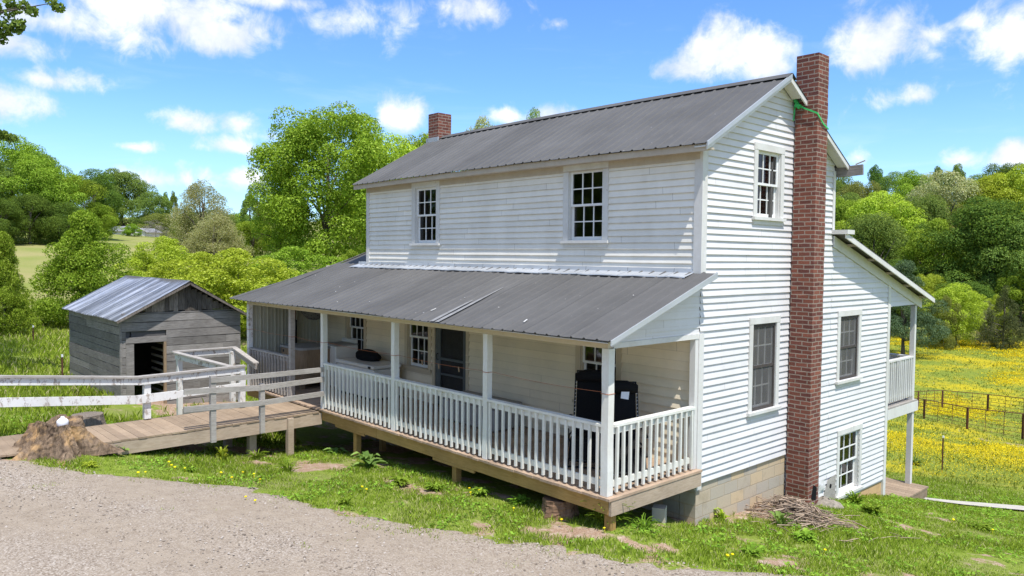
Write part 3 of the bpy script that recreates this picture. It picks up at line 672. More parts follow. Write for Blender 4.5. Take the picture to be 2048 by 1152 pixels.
rc.add(V, [(4*q+j, 4*q+4+j, 4*q+5+j, 4*q+1+j) for q in range(nseg) for j in range(3)]); sub(rc, 'ridge_cap', M['roof'], main_roof)
fb = MB(); V = []
for q in range(25):
    x = LX-.25+(RK-.04-LX+.25)*q/24; zt = ZEAVE-.01+.03*math.sin((x+9)*.33)+SL*.012
    V += [(x, -OV+.006, zt-.115), (x, -OV+.006, zt-.010), (x, -OV+.030, zt-.004), (x, -OV+.030, zt-.115)]
fb.add(V, [(4*q+j, 4*q+(j+1) % 4, 4*q+4+(j+1) % 4, 4*q+4+j) for q in range(24) for j in range(4)] + [(3, 2, 1, 0), (96, 97, 98, 99)]); sub(fb, 'fascia_board', M['soffit'], house)
# fluttering lower hem of the sheet at the right rake
hm = MB(); hm.prism([(-OV-.03, mroof(-OV)-.06), (YR, ZR-.045), (YR, ZR+.03), (-OV-.03, mroof(-OV)+.012)], 'x', RX1-.008, RX1+.012); sub(hm, 'rake_flashing', M['flash'], main_roof)
PZ0, PZ1, PE = 2.12, 2.985, -2.42
def slopeP(x, t): return (x, PE+(0-PE)*t, PZ0+(PZ1-PZ0)*t - .012*math.sin((x+12)*.9)*(1-t) + .02*(t-t*t)*math.sin(x*1.3))
SEAM = -10.72
porch_roof = sub(ribbed(SEAM, .305, slopeP), 'porch_roof', M['roof'], house)
def slopeW(x, t):
    u = (SEAM-x)/(SEAM+11.72); y = PE+(1.62-PE)*t
    zr_ = PZ0 + .361*(y-PE); zl = PZ0+.01+.285*(y-PE); return (x, y, zr_*(1-u)+zl*u - .014)
sub(ribbed(-11.72, SEAM+.06, slopeW), 'side_wing_roof', M['roof'], house)
mbx = MB(); mbx.add([(SEAM+.05, .0, PZ1-.02), (LX-.03, .0, PZ1-.02), (LX-.03, 1.62, PZ1+.58), (SEAM+.05, 1.62, PZ0+.361*(1.62-PE)-.014)], [(0, 1, 2, 3)]); sub(mbx, 'side_wing_roof', M['roof'], house)
fl = MB(); nseg = 40; V = []
for q in range(nseg+1):
    x = -9.72+(9.63)*q/nseg; b_ = .006*math.sin(q*2.3)
    V += [(x, -.021, PZ1+.06+b_*.5), (x, -.033, PZ1-.005), (x, -.275+.02*math.sin(q*.7), PZ1-.062+b_), (x, -.28+.02*math.sin(q*.7), PZ1-.078+b_)]
fl.add(V, [(4*q+j, 4*q+1+j, 4*q+5+j, 4*q+4+j) for q in range(nseg) for j in range(3)]); sub(fl, 'wall_flashing', M['flash'], porch_roof)
eg = MB(); eg.prism([(PE-.01, PZ0-.045), (-.02, PZ1-.075), (-.02, PZ1+.012), (PE-.01, PZ0+.022)], 'x', .303, .318); sub(eg, 'rake_flashing', M['flash'], porch_roof)
# bare patch where paint is gone and bits of debris on the porch roof
db = MB()
for q in range(10):
    x = random.uniform(-9, 0); tt = random.uniform(.05, .9); p_ = slopeP(x, tt); a_ = random.uniform(0, 3.14); l_ = random.choice((.008, .01, .012, .03, .05)); w_ = l_ if l_ < .03 else .012
    dv = Vector((math.cos(a_), math.sin(a_), .37*math.sin(a_))).normalized()*l_
    c_ = Vector(p_)+Vector((0, 0, .022)); db.bar(c_-dv, c_+dv, w_*1.6, .008)
tag(sub(db, 'roof_debris', M['trim'], porch_roof), None, None, None, 'stuff')
pch = MB()
for x0_, w_, t0, t1 in ((-3.36, .10, .0, .60), (-3.50, .10, .0, .36)):
    V = [];
    for q in range(9):
        tt = t0+(t1-t0)*q/8; f_ = 1-.75*(q/8)**2
        for s_ in (-.5, .5): p_ = slopeP(x0_+s_*w_*f_, tt); V.append((p_[0], p_[1]-.006, p_[2]+.0245))
    pch.add(V, [(2*q, 2*q+1, 2*q+3, 2*q+2) for q in range(8)])
sub(pch, 'bare_metal_patch', mat_plain('faded_roof_paint', (.30, .295, .285), .5, .2, .3, 9), porch_roof)
lr = ribbed(RX0, RK+.02, lambda x, t_: (x, LY1+(YB-LY1)*t_, LZ1+(LZ0-LZ1)*t_)); sub(lr, 'rear_porch_roof', M['roof'], house)
lf = MB(); 
for q in range(5): y_ = YB+.6+q*.95; lf.bar((-9.4, y_, lroof(y_)-.045), (RK-.002, y_, lroof(y_)-.045), .07, .05)
sub(lf, 'purlin', M['soffit'], house)
ps = MB(); ps.prism([(PE+.05, PZ0-.03), (-.04, PZ1-.075), (-.04, PZ1-.06), (PE+.05, PZ0-.018)], 'x', SEAM, .21); sub(ps, 'porch_ceiling', M['trim'], house)
# timber end sticking out under the rear eave
tm = MB(); tm.bar((-.5, YB+.10, ZEAVE-.06), (.50, YB+.10, ZEAVE-.02), .05, .19); sub(tm, 'rafter_end', M['shedwood'], house)
ch_ = MB(); ch_.bar((.36, YB+.10, ZEAVE+.085), (.52, YB+.14, ZEAVE+.15), .05, .015); sub(ch_, 'shingle_scrap', M['greywood'], house)

# windows ---------------------------------------------------------------------
def window(frame, q, kind='open', cw=.11, sillw=.06, tm='trim', parent=house, curtain=False):
    a0, a1, z0, z1 = q; mb = MB(); n1 = .034
    fbox(mb, frame, a0, a0+cw, .0, n1, z0+.06, z1-cw); fbox(mb, frame, a1-cw, a1, .0, n1, z0+.06, z1-cw); fbox(mb, frame, a0-.005, a1+.005, .0, n1+.004, z1-cw, z1)
    # jamb linings
    fbox(mb, frame, a0+cw, a0+cw+.012, -.12, .0, z0+.07, z1-cw); fbox(mb, frame, a1-cw-.012, a1-cw, -.12, .0, z0+.07, z1-cw); fbox(mb, frame, a0+cw+.012, a1-cw-.012, -.12, .0, z1-cw-.012, z1-cw)
    wn = sub(mb, 'window', M[tm], parent)
    sl = MB(); fbox(sl, frame, a0-.03, a1+.03, -.12, .075, z0+.012, z0+.062); fbox(sl, frame, a0, a1, .0, .03, z0-.06, z0+.010); sub(sl, 'sill', M[tm], wn)
    i0, i1, j0, j1 = a0+cw+.012, a1-cw-.012, z0+.065, z1-cw-.012; zm = (j0+j1)/2+.01
    for nm, (za, zb), n0 in (('upper_sash', (zm-.02, j1), -.055), ('lower_sash', (j0, zm+.02), -.095)):
        sb = MB(); r_ = .042; nn = n0+.03
        fbox(sb, frame, i0, i0+r_, n0, nn, za, zb); fbox(sb, frame, i1-r_, i1, n0, nn, za, zb)
        fbox(sb, frame, i0+r_, i1-r_, n0, nn, za, za+(.065 if nm == 'lower_sash' else .04)); fbox(sb, frame, i0+r_, i1-r_, n0, nn, zb-.04, zb)
        g0, g1, h0, h1_ = i0+r_, i1-r_, za+(.065 if nm == 'lower_sash' else .04), zb-.04
        for c in (1, 2): x_ = g0+(g1-g0)*c/3; fbox(sb, frame, x_-.010, x_+.010, n0+.003, nn-.003, h0, h1_)
        zc = (h0+h1_)/2; fbox(sb, frame, g0, g1, n0+.005, nn-.005, zc-.010, zc+.010)
        s_ = sub(sb, 'sash', M['sash'], wn)
        gl = MB(); gl.add([frame(g0, n0+.014, h0), frame(g1, n0+.014, h0), frame(g1, n0+.014, h1_), frame(g0, n0+.014, h1_)], [(0, 1, 2, 3)]); sub(gl, 'pane', M['glass'], wn)
    if kind == 'screen':
        fr = MB(); r_ = .045; n0, nn = -.022, .012
        fbox(fr, frame, i0, i0+r_, n0, nn, j0, j1); fbox(fr, frame, i1-r_, i1, n0, nn, j0, j1); fbox(fr, frame, i0+r_, i1-r_, n0, nn, j0, j0+.05); fbox(fr, frame, i0+r_, i1-r_, n0, nn, j1-.05, j1); fbox(fr, frame, i0+r_, i1-r_, n0, nn-.004, zm-.022, zm+.022)
        sub(fr, 'screen_frame', M['screen_frame'], wn)
        sc = MB(); sc.add([frame(i0+r_, -.004, j0+.05), frame(i1-r_, -.004, j0+.05), frame(i1-r_, -.004, j1-.05), frame(i0+r_, -.004, j1-.05)], [(0, 1, 2, 3)]); sub(sc, 'insect_screen', M['screen'], wn)
    if curtain:
        cu = MB(); V = []; nn = 28
        for c in range(nn+1):
            x_ = i0+(i1-i0)*c/nn; d_ = -.22+.02*math.sin(c*1.7); V += [frame(x_, d_, j0), frame(x_, d_, j1)]
        cu.add(V, [(2*c, 2*c+2, 2*c+3, 2*c+1) for c in range(nn)]); sub(cu, 'curtain', mat_cur, wn)
    return wn
mat_cur = mat_plain('grey_curtain', (.32, .31, .29), .9)
for q in UP_W: window(frame_front, q, cw=.12)
for q, c in zip(PO_W, (False, False, False)): window(frame_front, q, tm='creamtrim', curtain=c)
window(frame_gable, GA_W[0], curtain=False); window(frame_gable, GA_W[1], 'screen', curtain=True); window(frame_gable, GA_W[2], 'screen', curtain=True); window(frame_gable, GA_W[3], cw=.10)
# torn siding patch beside the low gable window
tp = MB(); tp.add([(.028, 4.10, -1.55), (.030, 4.74, -1.55), (.030, 4.74, -.98), (.028, 4.42, -1.02), (.028, 4.30, -1.22)], [(0, 1, 2, 3, 4)]); sub(tp, 'bare_board', M['greywood'], house)
mb = MB(); mb.lathe([(.045, 0), (.04, .004)], 14); o_ = sub(mb, 'knot_hole', M['black'], house); o_.matrix_parent_inverse = Matrix.Translation(-Vector(house.location)) @ Matrix.Translation((.031, 4.52, -1.17)) @ Matrix.Rotation(math.pi/2, 4, 'Y')
tf = MB(); V = []
for i_ in range(13):
    for j_ in range(9):
        y_ = 3.22+i_*.085; z_ = -1.46+j_*.065; V.append((.034+.028*math.sin(i_*1.1+j_*1.9)*math.sin(j_*.7)+.012*math.sin(i_*.6), y_-max(0, (z_+1.2))*0.0, z_+.05*math.sin(i_*.45)))
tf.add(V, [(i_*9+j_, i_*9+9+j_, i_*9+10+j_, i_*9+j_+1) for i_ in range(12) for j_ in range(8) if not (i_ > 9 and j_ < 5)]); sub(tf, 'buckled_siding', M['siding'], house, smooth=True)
# door ------------------------------------------------------------------------
mb = MB(); a0, a1, z0, z1 = DOOR
fbox(mb, frame_front, a0, a0+.09, 0, .03, z0, z1-.09); fbox(mb, frame_front, a1-.09, a1, 0, .03, z0, z1-.09); fbox(mb, frame_front, a0, a1, 0, .032, z1-.09, z1)
sub(mb, 'door_casing', M['creamtrim'], house)
mb = MB(); i0, i1 = a0+.10, a1-.10
for (x0_, x1_, q0, q1) in ((i0, i0+.17, .02, z1-.1), (i1-.10, i1, .02, z1-.1), (i0+.17, i1-.10, z1-.22, z1-.1), (i0+.17, i1-.10, .02, .22), (i0+.17, i1-.10, .98, 1.03), (i0+.17, i1-.10, .66, .70)):
    fbox(mb, frame_front, x0_, x1_, -.03, .012, q0, q1)
door = sub(mb, 'screen_door', mat_plain('dark_grey_door', (.10, .115, .12), .5), house)
mb = MB(); mb.add([frame_front(i0+.17, -.01, .22), frame_front(i1-.1, -.01, .22), frame_front(i1-.1, -.01, z1-.22), frame_front(i0+.17, -.01, z1-.22)], [(0, 1, 2, 3)]); sub(mb, 'insect_screen', M['doorscreen'], door)
mb = MB(); mb.tube([frame_front(i0+.10, .015, .98), frame_front(i0+.10, .06, .99), frame_front(i0+.10, .06, 1.10), frame_front(i0+.10, .015, 1.11)], .01); sub(mb, 'handle', M['blackmetal'], door)
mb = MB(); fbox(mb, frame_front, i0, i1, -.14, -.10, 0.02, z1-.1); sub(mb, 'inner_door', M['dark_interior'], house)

# porch -----------------------------------------------------------------------
mb = MB(); x = -11.40
while x < .10:
    w_ = .138; mb.box(x, min(x+w_-.004, .12), -PD-.12+random.uniform(-.01, .012), -.018, -.035+random.uniform(-.003, .001), random.uniform(-.004, .002)); x += w_
sub(mb, 'porch_deck', M['porchfloor'], house)
mb = MB()
for (x0_, x1_, d_) in ((-11.38, -8.3, 0), (-8.298, -5.6, .004), (-5.598, -2.4, 0), (-2.398, .06, .004)): mb.box(x0_, x1_, -PD-.06-d_, -PD-.015-d_, -.235, -.045)
for xc in (-6.6, -3.3): mb.box(xc-.55, xc+.55, -PD-.058, -PD-.02, -.285, -.238)
for q in range(18): x_ = -11.2+q*.64; mb.box(x_, x_+.04, -PD-.01, -.02, -.24, -.04)
sub(mb, 'rim_joist', M['joist'], house)
mb = MB(); mb.box(.065, .11, -PD-.06, -.03, -.245, -.042); sub(mb, 'end_joist', M['rampwood'], house)
mb = MB()
for (xs_, yy) in ((-9.28, -PD+.08), (-6.52, -PD+.08), (-3.36, -PD+.08), (.0, -PD+.05), (-10.9, -.7), (-7.6, -.7), (-4.6, -.7)):
    mb = MB(); mb.box(xs_-.055, xs_+.055, yy-.055, yy+.055, h1(xs_, yy)-.12, -.265); sub(mb, 'floor_post', M['joist'], house)
hb = MB(); hb.box(-11.40, -.0, -PD-.045, -PD+.0, 1.985, 2.115); hb.box(-11.42, .0, -PD+.002, -PD+.05, 1.99, 2.10); sub(hb, 'porch_beam', M['creamtrim'], house)
eb = MB(); eb.box(-.045, .02, -PD+.055, -.02, 1.985, 2.058); sub(eb, 'porch_beam', M['trim'], house)
def post(x, y, mat, z0=0.0, z1=1.985, s_=.052, jag=True):
    mb = MB(); n = 6; V = []
    for q in range(n+1):
        z_ = z0+(z1-z0)*q/n; j_ = .004*math.sin(q*2.1+x); ss = s_*(1+.02*math.sin(q*1.3+x*2))
        V += [(x-ss+j_, y-ss, z_), (x+ss+j_, y-ss, z_), (x+ss+j_, y+ss, z_), (x-ss+j_, y+ss, z_)]
    mb.add(V, [(4*q+a, 4*q+(a+1) % 4, 4*q+4+(a+1) % 4, 4*q+4+a) for q in range(n) for a in range(4)] + [(3, 2, 1, 0), (4*n, 4*n+1, 4*n+2, 4*n+3)])
    return sub(mb, 'porch_post', mat, house)
for x_ in (P1, P2, P3): post(x_, -PD, M['rail'])
post(P4, -PD, M['rail'], s_=.06); post(P0A, -PD, M['worn']); post(P0B, -PD, M['greywood'])
mb = MB(); mb.box(-.085, .012, -.105, -.03, 0, 1.985); sub(mb, 'porch_post', M['trim'], house)
# railings: a section is a part, its balusters are its sub-parts
def railing(p0, p1, mat, sp=.148, top=.925, bs=.019, name='porch_railing', zb=.03, zt=None, base=0.0, bottom=.15, out=-1):
    p0 = Vector((*p0, base)); p1 = Vector((*p1, base)); d = p1-p0; L = d.length; d.normalize(); nrm = Vector((d.y, -d.x, 0))
    mb = MB()
    up = Vector((0, 0, 1))
    mb.bar(p0+up*(top+.018), p1+up*(top+.018), .115, .036)
    mb.bar(p0+up*(top-.055)-nrm*.0, p1+up*(top-.055)-nrm*.0, .036, .085)
    mb.bar(p0+up*bottom, p1+up*bottom, .036, .085)
    rl = sub(mb, name, mat, house)
    n = max(1, round(L/sp)); proto = None
    for q in range(n):
        c = p0+d*((q+.5)*L/n)+nrm*.039; jit = random.uniform(-.006, .006)
        if proto is None:
            b = MB(); b.bar(Vector((0, 0, zb)), Vector((0, 0, top-.005)), .036, .036, up=tuple(nrm))
            # pointed foot, cut at a slant
            proto = b.build('baluster', mat, None); o_ = proto
        else:
            o_ = proto.copy(); COL.objects.link(o_)
        o_.parent = rl; o_.location = (c.x, c.y, base+jit); o_.rotation_euler = (0, random.uniform(-.012, .012), 0)
    return rl
railing((P1+.05, -PD+.0), (P2-.05, -PD), M['rail']); railing((P2+.05, -PD), (P3-.05, -PD), M['rail']); railing((P3+.05, -PD), (P4-.06, -PD), M['rail'])
railing((P4+.02, -PD+.06), (P4+.02, -.11), M['rail']); railing((P0A+.05, -PD), (P0B-.05, -PD), M['greywood'], .15, .90)
# metal end wall of the porch
def rw(y, t_): return (LXG-.01, y, -.2+2.75*t_)
mb = MB(); V = []; ys = []
y = -PD+.06
while y < 0:
    for dy_, h_ in ((0, 0), (.012, .02), (.034, .02), (.046, 0), (.10, 0), (.106, .006), (.120, .006), (.126, 0)): 
        if y+dy_ < 0: ys.append((y+dy_, h_))
    y += .19
for (y, h_) in ys: V += [(LXG+.004+h_, y, 0.0), (LXG+.004+h_, y, PZ0+.32*(y-PE)-.05)]
mb.add(V, [(2*q, 2*q+2, 2*q+3, 2*q+1) for q in range(len(ys)-1)]); 
sub(mb, 'porch_end_wall', M['wallmetal'], house)

# chimneys --------------------------------------------------------------------
def stack(x0, x1, y0, y1, z0, z1, lean=(0, 0), taper=0., cap=True):
    """brick shaft in courses, slightly uneven edges"""
    mb = MB(); n = int((z1-z0)/.074); V = []
    for q in range(n+1):
        f = q/n; z_ = z0+(z1-z0)*f; lx, ly = lean[0]*f, lean[1]*f; j = lambda: random.uniform(-.0035, .0035)
        k = taper*(1-f)
        V += [(x0+lx+j(), y0+ly-k+j(), z_), (x1+lx+k+j(), y0+ly-k+j(), z_), (x1+lx+k+j(), y1+ly+k+j(), z_), (x0+lx+j(), y1+ly+k+j(), z_)]
    mb.add(V, [(4*q+a, 4*q+(a+1) % 4, 4*q+4+(a+1) % 4, 4*q+4+a) for q in range(n) for a in range(4)])
    b = 4*n; i_ = .11
    (ax, ay), (bx, by) = (x0+lean[0], y0+lean[1]), (x1+lean[0], y1+lean[1])
    mb.add([V[b], V[b+1], V[b+2], V[b+3], (ax+i_, ay+i_, z1-.004), (bx-i_, ay+i_, z1-.004), (bx-i_, by-i_, z1-.004), (ax+i_, by-i_, z1-.004), (ax+i_, ay+i_, z1-.6), (bx-i_, ay+i_, z1-.6), (bx-i_, by-i_, z1-.6), (ax+i_, by-i_, z1-.6)],
           [(0, 1, 5, 4), (1, 2, 6, 5), (2, 3, 7, 6), (3, 0, 4, 7), (4, 5, 9, 8), (5, 6, 10, 9), (6, 7, 11, 10), (7, 4, 8, 11), (8, 9, 10, 11)])
    return mb
ch = sub(stack(.035, .43, 2.75, 3.13, -1.35, 6.71, (.0, .01), .012), 'chimney', M['brick'], house); ch['label'] = 'tall red brick outside chimney'
mb = MB(); mb.add([(.448, 2.86, -.98), (.448, 3.04, -1.03), (.448, 3.06, -.80), (.448, 2.93, -.74)], [(0, 1, 2, 3)]); sub(mb, 'cleanout_hole', M['black'], ch)
mb = MB(); rnd = random.Random(8)
mb.lathe([(.30*1, -.1), (.27, .04), (.20, .10), (.13, .12), (.02, .15)], 11, (.50, 3.30, h1(.5, 3.3))); mb.v = [(x+rnd.uniform(-.05, .05), y+rnd.uniform(-.05, .05), z+rnd.uniform(-.03, .03)) for x, y, z in mb.v]; sub(mb, 'footing_mortar', M['rubble'], ch)
ch2 = sub(stack(-9.64, -9.22, 2.0, 2.42, 5.2, 6.86), 'chimney', M['brick'], house); ch2['label'] = 'short red brick chimney on the far ridge end'
mb = MB(); mb.box(-9.68, -9.18, 1.955, 1.995, 6.12, 6.24); sub(mb, 'flashing', M['flash'], ch2)

# rear porch and lower landing -------------------------------------------------
mb = MB(); x = -9.2
while x < -.02: mb.box(x, x+.135, YW+.04, 8.86, -.035, .0); x += .14
sub(mb, 'rear_porch_floor', M['greywood'], house)
mb = MB(); mb.box(-.01, .04, YW+.035, 8.90, -.26, -.038); mb.box(-9.2, -.012, 8.86, 8.90, -.26, -.038); mb.box(-9.2, .02, 8.66, 8.76, lroof(8.7)-.27, lroof(8.7)-.07); sub(mb, 'rear_porch_beam', M['trim'], house)
for xx in (-.045, -3.1, -6.2, -9.1):
    mb = MB(); mb.box(xx-.055, xx+.055, 8.64, 8.75, h1(xx, 8.7)-.1, -.262); mb.box(xx-.05, xx+.05, 8.645, 8.745, .0, lroof(8.7)-.275); sub(mb, 'rear_porch_post', M['trim'], house)
railing((-.04, YW+.05), (-.04, 8.64), M['trim'], .115, .98, name='rear_porch_railing', bottom=.20, zb=.10)
railing((-3.1, 8.70), (-.1, 8.70), M['trim'], .115, .98, name='rear_porch_railing', bottom=.20, zb=.10)
mb = MB(); y = YW+.05
while y < 8.75: mb.box(-3.0, .36, y, y+.17, -1.99, -1.95); y += .178
mb.box(.31, .35, YW+.05, 8.74, -2.18, -1.992); sub(mb, 'lower_landing', M['deck'], house)
mb = MB(); mb.box(.20, .30, 8.45, 8.6, -2.6, -2.19); sub(mb, 'landing_post', M['rampwood'], house)
# ------------------------------------------------------------------ RAMP
ramp = thing('ramp', (-8.4, -5, -.1), 'long wooden ramp from the driveway to the porch with peeling white and bare grey handrails', 'ramp')
mb = MB(); y = -PD-.14
while y > -9.2:
    z_ = -.045 if y > -6.2 else -.045+(.02)*(-6.2-y)
    mb.box(-9.16, -7.66+random.uniform(-.008, .008), y-.136, y, z_-.032, z_+random.uniform(-.002, .002)); y -= .14
sub(mb, 'ramp_deck', M['deck'], ramp)
mb = MB(); mb.bar((-7.69, -PD-.07, -.20), (-7.69, -4.75, -.205), .042, .235); mb.bar((-7.685, -4.752, -.20), (-7.685, -7.3, -.19), .042, .22); mb.bar((-9.12, -PD-.07, -.2), (-9.12, -7.6, -.19), .042, .22)
sub(mb, 'side_joist', M['rampwood'], ramp)
def rpost(x, y, z0, z1, mat=None, s_=.05, lean=0):
    mb = MB(); mb.bar((x, y, z0), (x+lean, y+lean*.3, z1), 2*s_, 2*s_, up=(0, 1, 0)); sub(mb, 'rail_post', mat or M['greywood'], ramp)
rpost(-7.645, -4.41, -.33, .92, s_=.048); rpost(-7.645, -3.45, -.30, .67, s_=.045)
rpost(-7.66, -2.86, h1(-7.7, -2.86)-.1, -.09, M['rampwood'], .06)
for yy in (-3.6, -4.9): rpost(-8.95, yy, h1(-8.95, yy)-.1, -.3, M['rampwood'], .07); 
rpost(-7.9, -3.55, h1(-7.9, -3.5)-.1, -.3, M['rampwood'], .07)
rpost(-9.10, -5.13, -.02, .78, M['worn'], .06); rpost(-9.10, -8.0, -.04, .98, M['worn'], .06); rpost(-9.10, -9.3, 0, 1.12, M['worn'], .06); rpost(-9.05, -3.26, -.02, .74, M['worn'], .055, .03)
def rrail(pts, ht, mat, name='handrail', wd=.038):
    mb = MB()
    for a, b in zip(pts[:-1], pts[1:]):
        mb.bar(a, b, wd, ht)
    return sub(mb, name, mat, ramp)
GW_ = M['greywood']
rrail([(-7.60, -PD-.06, .83), (-7.60, -3.3, .83), (-7.60, -4.46, .845)], .095, GW_); rrail([(-7.60, -PD-.06, .63), (-7.60, -3.5, .60), (-7.60, -4.95, .685)], .10, GW_); rrail([(-7.60, -PD-.06, .33), (-7.60, -3.5, .30), (-7.60, -4.95, .36)], .10, GW_)
WR = M['worn']
rrail([(-9.02, -3.20, .765), (-9.02, -5.30, .73)], .14, WR); rrail([(-9.02, -5.302, .735), (-9.02, -7.5, .965), (-9.02, -9.4, 1.15)], .14, WR)
rrail([(-9.00, -3.22, .43), (-9.00, -4.6, .40)], .13, WR); rrail([(-9.0, -4.602, .40), (-9.0, -5.36, .385), (-9.0, -7.5, .60), (-9.0, -9.4, .80)], .16, WR)
rrail([(-9.03, -3.2, .845), (-9.03, -5.3, .812), (-9.03, -7.5, 1.045), (-9.03, -9.4, 1.23)], .036, GW_, 'rail_cap', .14)
# side steps down towards the shed, with their own rails
mb = MB()
for q in range(15):
    x = -9.18-q*.165; z_ = -.05-.024*q; mb.box(x-.155, x, -3.62, -2.50, z_-.03, z_)
sub(mb, 'side_ramp_deck', M['deck'], ramp)
mb = MB(); mb.bar((-9.17, -3.64, -.15), (-11.6, -3.64, -.50), .04, .18); mb.bar((-9.17, -2.48, -.15), (-11.6, -2.48, -.50), .04, .18); sub(mb, 'side_joist', M['greywood'], ramp)
rpost(-11.45, -3.70, h1(-11.4, -3.7)-.1, .86, M['worn'], .055); rpost(-11.5, -2.44, h1(-11.5, -2.4)-.1, .85, M['worn'], .055)
rrail([(-9.06, -3.42, .76), (-11.5, -3.76, .84)], .13, WR); rrail([(-11.56, -3.72, .86), (-11.56, -2.40, .86)], .13, WR); rrail([(-11.5, -2.38, .85), (-10.2, -2.42, .62)], .13, GW_)
rrail([(-9.1, -3.45, .835), (-11.52, -3.76, .92)], .03, GW_, 'rail_cap', .13); rrail([(-11.56, -3.82, .935), (-11.56, -2.32, .935)], .03, GW_, 'rail_cap', .13); rrail([(-11.5, -2.38, .925), (-10.2, -2.42, .70)], .03, GW_, 'rail_cap', .13)
rrail([(-11.5, -2.5, .35), (-11.5, -3.66, .35)], .13, WR)

# ------------------------------------------------------------------ SHED
SX, SY0, SY1, SXB = -14.5, -4.08, -.98, -19.7
shed = thing('shed', (-17, -2.5, -.8), 'weathered grey board shed with corrugated metal roof and open doorway', 'shed')
SYR, SZE, SZR = -2.45, 1.56, 2.42
def sroof(y): return SZE + (SZR-SZE)*(y-SY0)/(SYR-SY0) if y < SYR else SZR-(SZR-SZE-.02)*(y-SYR)/(SY1-SYR)
DY0, DY1, DZ1 = -3.80, -3.06, .87
def planks_x(mb, x, n_, y0, y1, z0, z1, h_, th=.03, cuts=()):
    """horizontal boards on a wall x=const facing n_"""
    z_ = z0
    while z_ < z1-.02:
        hh = h_*random.uniform(.85, 1.18); zt = min(z_+hh, z1)
        segs = [(y0, y1)]
        for (c0, c1, d0, d1) in cuts:
            if z_ < d1 and zt > d0: segs = [(a, min(b, c0)) for a, b in segs if a < c0] + [(max(a, c1), b) for a, b in segs if b > c1]
        for a, b in segs:
            q = random.uniform(a+.4, b-.4) if b-a > 1.6 and random.random() < .75 else None
            for u, v in ([(a, q), (q+.004, b)] if q else [(a, b)]):
                if v-u > .02:
                    o_ = random.uniform(0, .012); tl = random.uniform(-.008, .008)
                    mb.add([(x+n_*e, yy, zz) for (yy, dz) in ((u, -tl), (v, tl)) for (e, zz) in ((0, z_+dz), (th+o_, z_+dz), (th+o_, zt-.012+dz), (0, zt-.012+dz))],
                           [(0, 1, 2, 3), (7, 6, 5, 4), (0, 4, 5, 1), (1, 5, 6, 2), (2, 6, 7, 3), (3, 7, 4, 0)])
        z_ = zt
mb = MB(); planks_x(mb, SX, 1, SY0, SY1, -.95, 1.66, .20, cuts=((DY0-.19, DY1+.07, -2, DZ1+.15),)); sub(mb, 'front_wall', M['shedwood'], shed)
mb = MB(); z_ = -.72
while z_ < SZE-.03:
    hh = .20*random.uniform(.85, 1.2); zt = min(z_+hh, SZE-.02); q = random.uniform(SXB+1, SX-1)
    for u, v in ((SXB, q), (q+.004, SX+.02)):
        o_ = random.uniform(0, .012); tl = random.uniform(-.01, .01)
        mb.add([(xx, SY0-e, zz) for (xx, dz) in ((u, -tl), (v, tl)) for (e, zz) in ((0, z_+dz), (.03+o_, z_+dz), (.03+o_, zt-.012+dz), (0, zt-.012+dz))], [(3, 2, 1, 0), (4, 5, 6, 7), (1, 5, 4, 0), (2, 6, 5, 1), (3, 7, 6, 2), (0, 4, 7, 3)])
    z_ = zt
sub(mb, 'side_wall', M['shedwood'], shed)
mb = MB(); y = SY0+.02
while y < SY1-.03:
    w_ = random.uniform(.10, .19); y1_ = min(y+w_, SY1); zt = min(sroof(y), sroof(y1_))-.03; zb = 1.665+random.uniform(-.02, .02)
    if zt > zb+.05: mb.box(SX-.01, SX+.025+random.uniform(0, .012), y, y1_-.006, zb, zt)
    y = y1_
sub(mb, 'gable_boards', M['shedvert'], shed)
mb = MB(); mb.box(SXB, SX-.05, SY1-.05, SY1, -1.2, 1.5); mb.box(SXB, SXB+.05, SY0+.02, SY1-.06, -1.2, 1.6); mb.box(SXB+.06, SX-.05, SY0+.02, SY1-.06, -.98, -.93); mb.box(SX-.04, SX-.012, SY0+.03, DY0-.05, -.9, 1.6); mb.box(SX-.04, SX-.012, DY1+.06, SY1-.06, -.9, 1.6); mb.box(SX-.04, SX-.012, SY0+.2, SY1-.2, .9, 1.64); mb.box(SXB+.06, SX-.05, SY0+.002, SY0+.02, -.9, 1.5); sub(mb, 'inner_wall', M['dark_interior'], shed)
mb = MB(); mb.box(SX, SX+.06, DY0-.19, DY0, -.98, DZ1-.02); sub(mb, 'door_jamb', M['shedwood'], shed)
mb = MB(); mb.box(SX-.02, SX+.055, DY1, DY1+.065, -.98, DZ1); sub(mb, 'door_jamb', M['tub'], shed)
mb = MB(); mb.box(SX, SX+.058, DY0-.19, DY1+.07, DZ1, DZ1+.15); sub(mb, 'door_lintel', M['shedwood'], shed)
mb = MB()
for q in range(9): mb.box(SX-1.5, SX-.3, DY1+.16, DY1+.19, -.8+q*.19, -.8+q*.19+.06)
sub(mb, 'inner_slats', M['greywood'], shed)
mb = MB(); mb.box(SX-.04, SX+.05, SY0-.045, SY0-.002, -1.0, SZE-.02); sub(mb, 'corner_board', M['shedwood'], shed)
mb = MB(); mb.box(SXB, SX-.02, SY1-.12, SY1-.06, -1.6, -.96); mb.box(SX-.06, SX-.02, DY1+.1, SY1, -1.6, -.96); sub(mb, 'foundation', M['tanblock'], shed)
def corrug(y0, z0, y1, z1, x0, x1):
    V = []; n = int((x1-x0)/.02); nt = 6; mb = MB()
    for q in range(n+1):
        x = x0+(x1-x0)*q/n; h_ = .019*math.sin(2*math.pi*q/6.0)
        for r in range(nt): f = r/(nt-1); V.append((x, y0+(y1-y0)*f, z0+(z1-z0)*f+h_+.012*math.sin(x*1.9+f*3)))
    F = [(a*nt+b, (a+1)*nt+b, (a+1)*nt+b+1, a*nt+b+1) for a in range(n) for b in range(nt-1)]
    mb.add(V, F); return mb
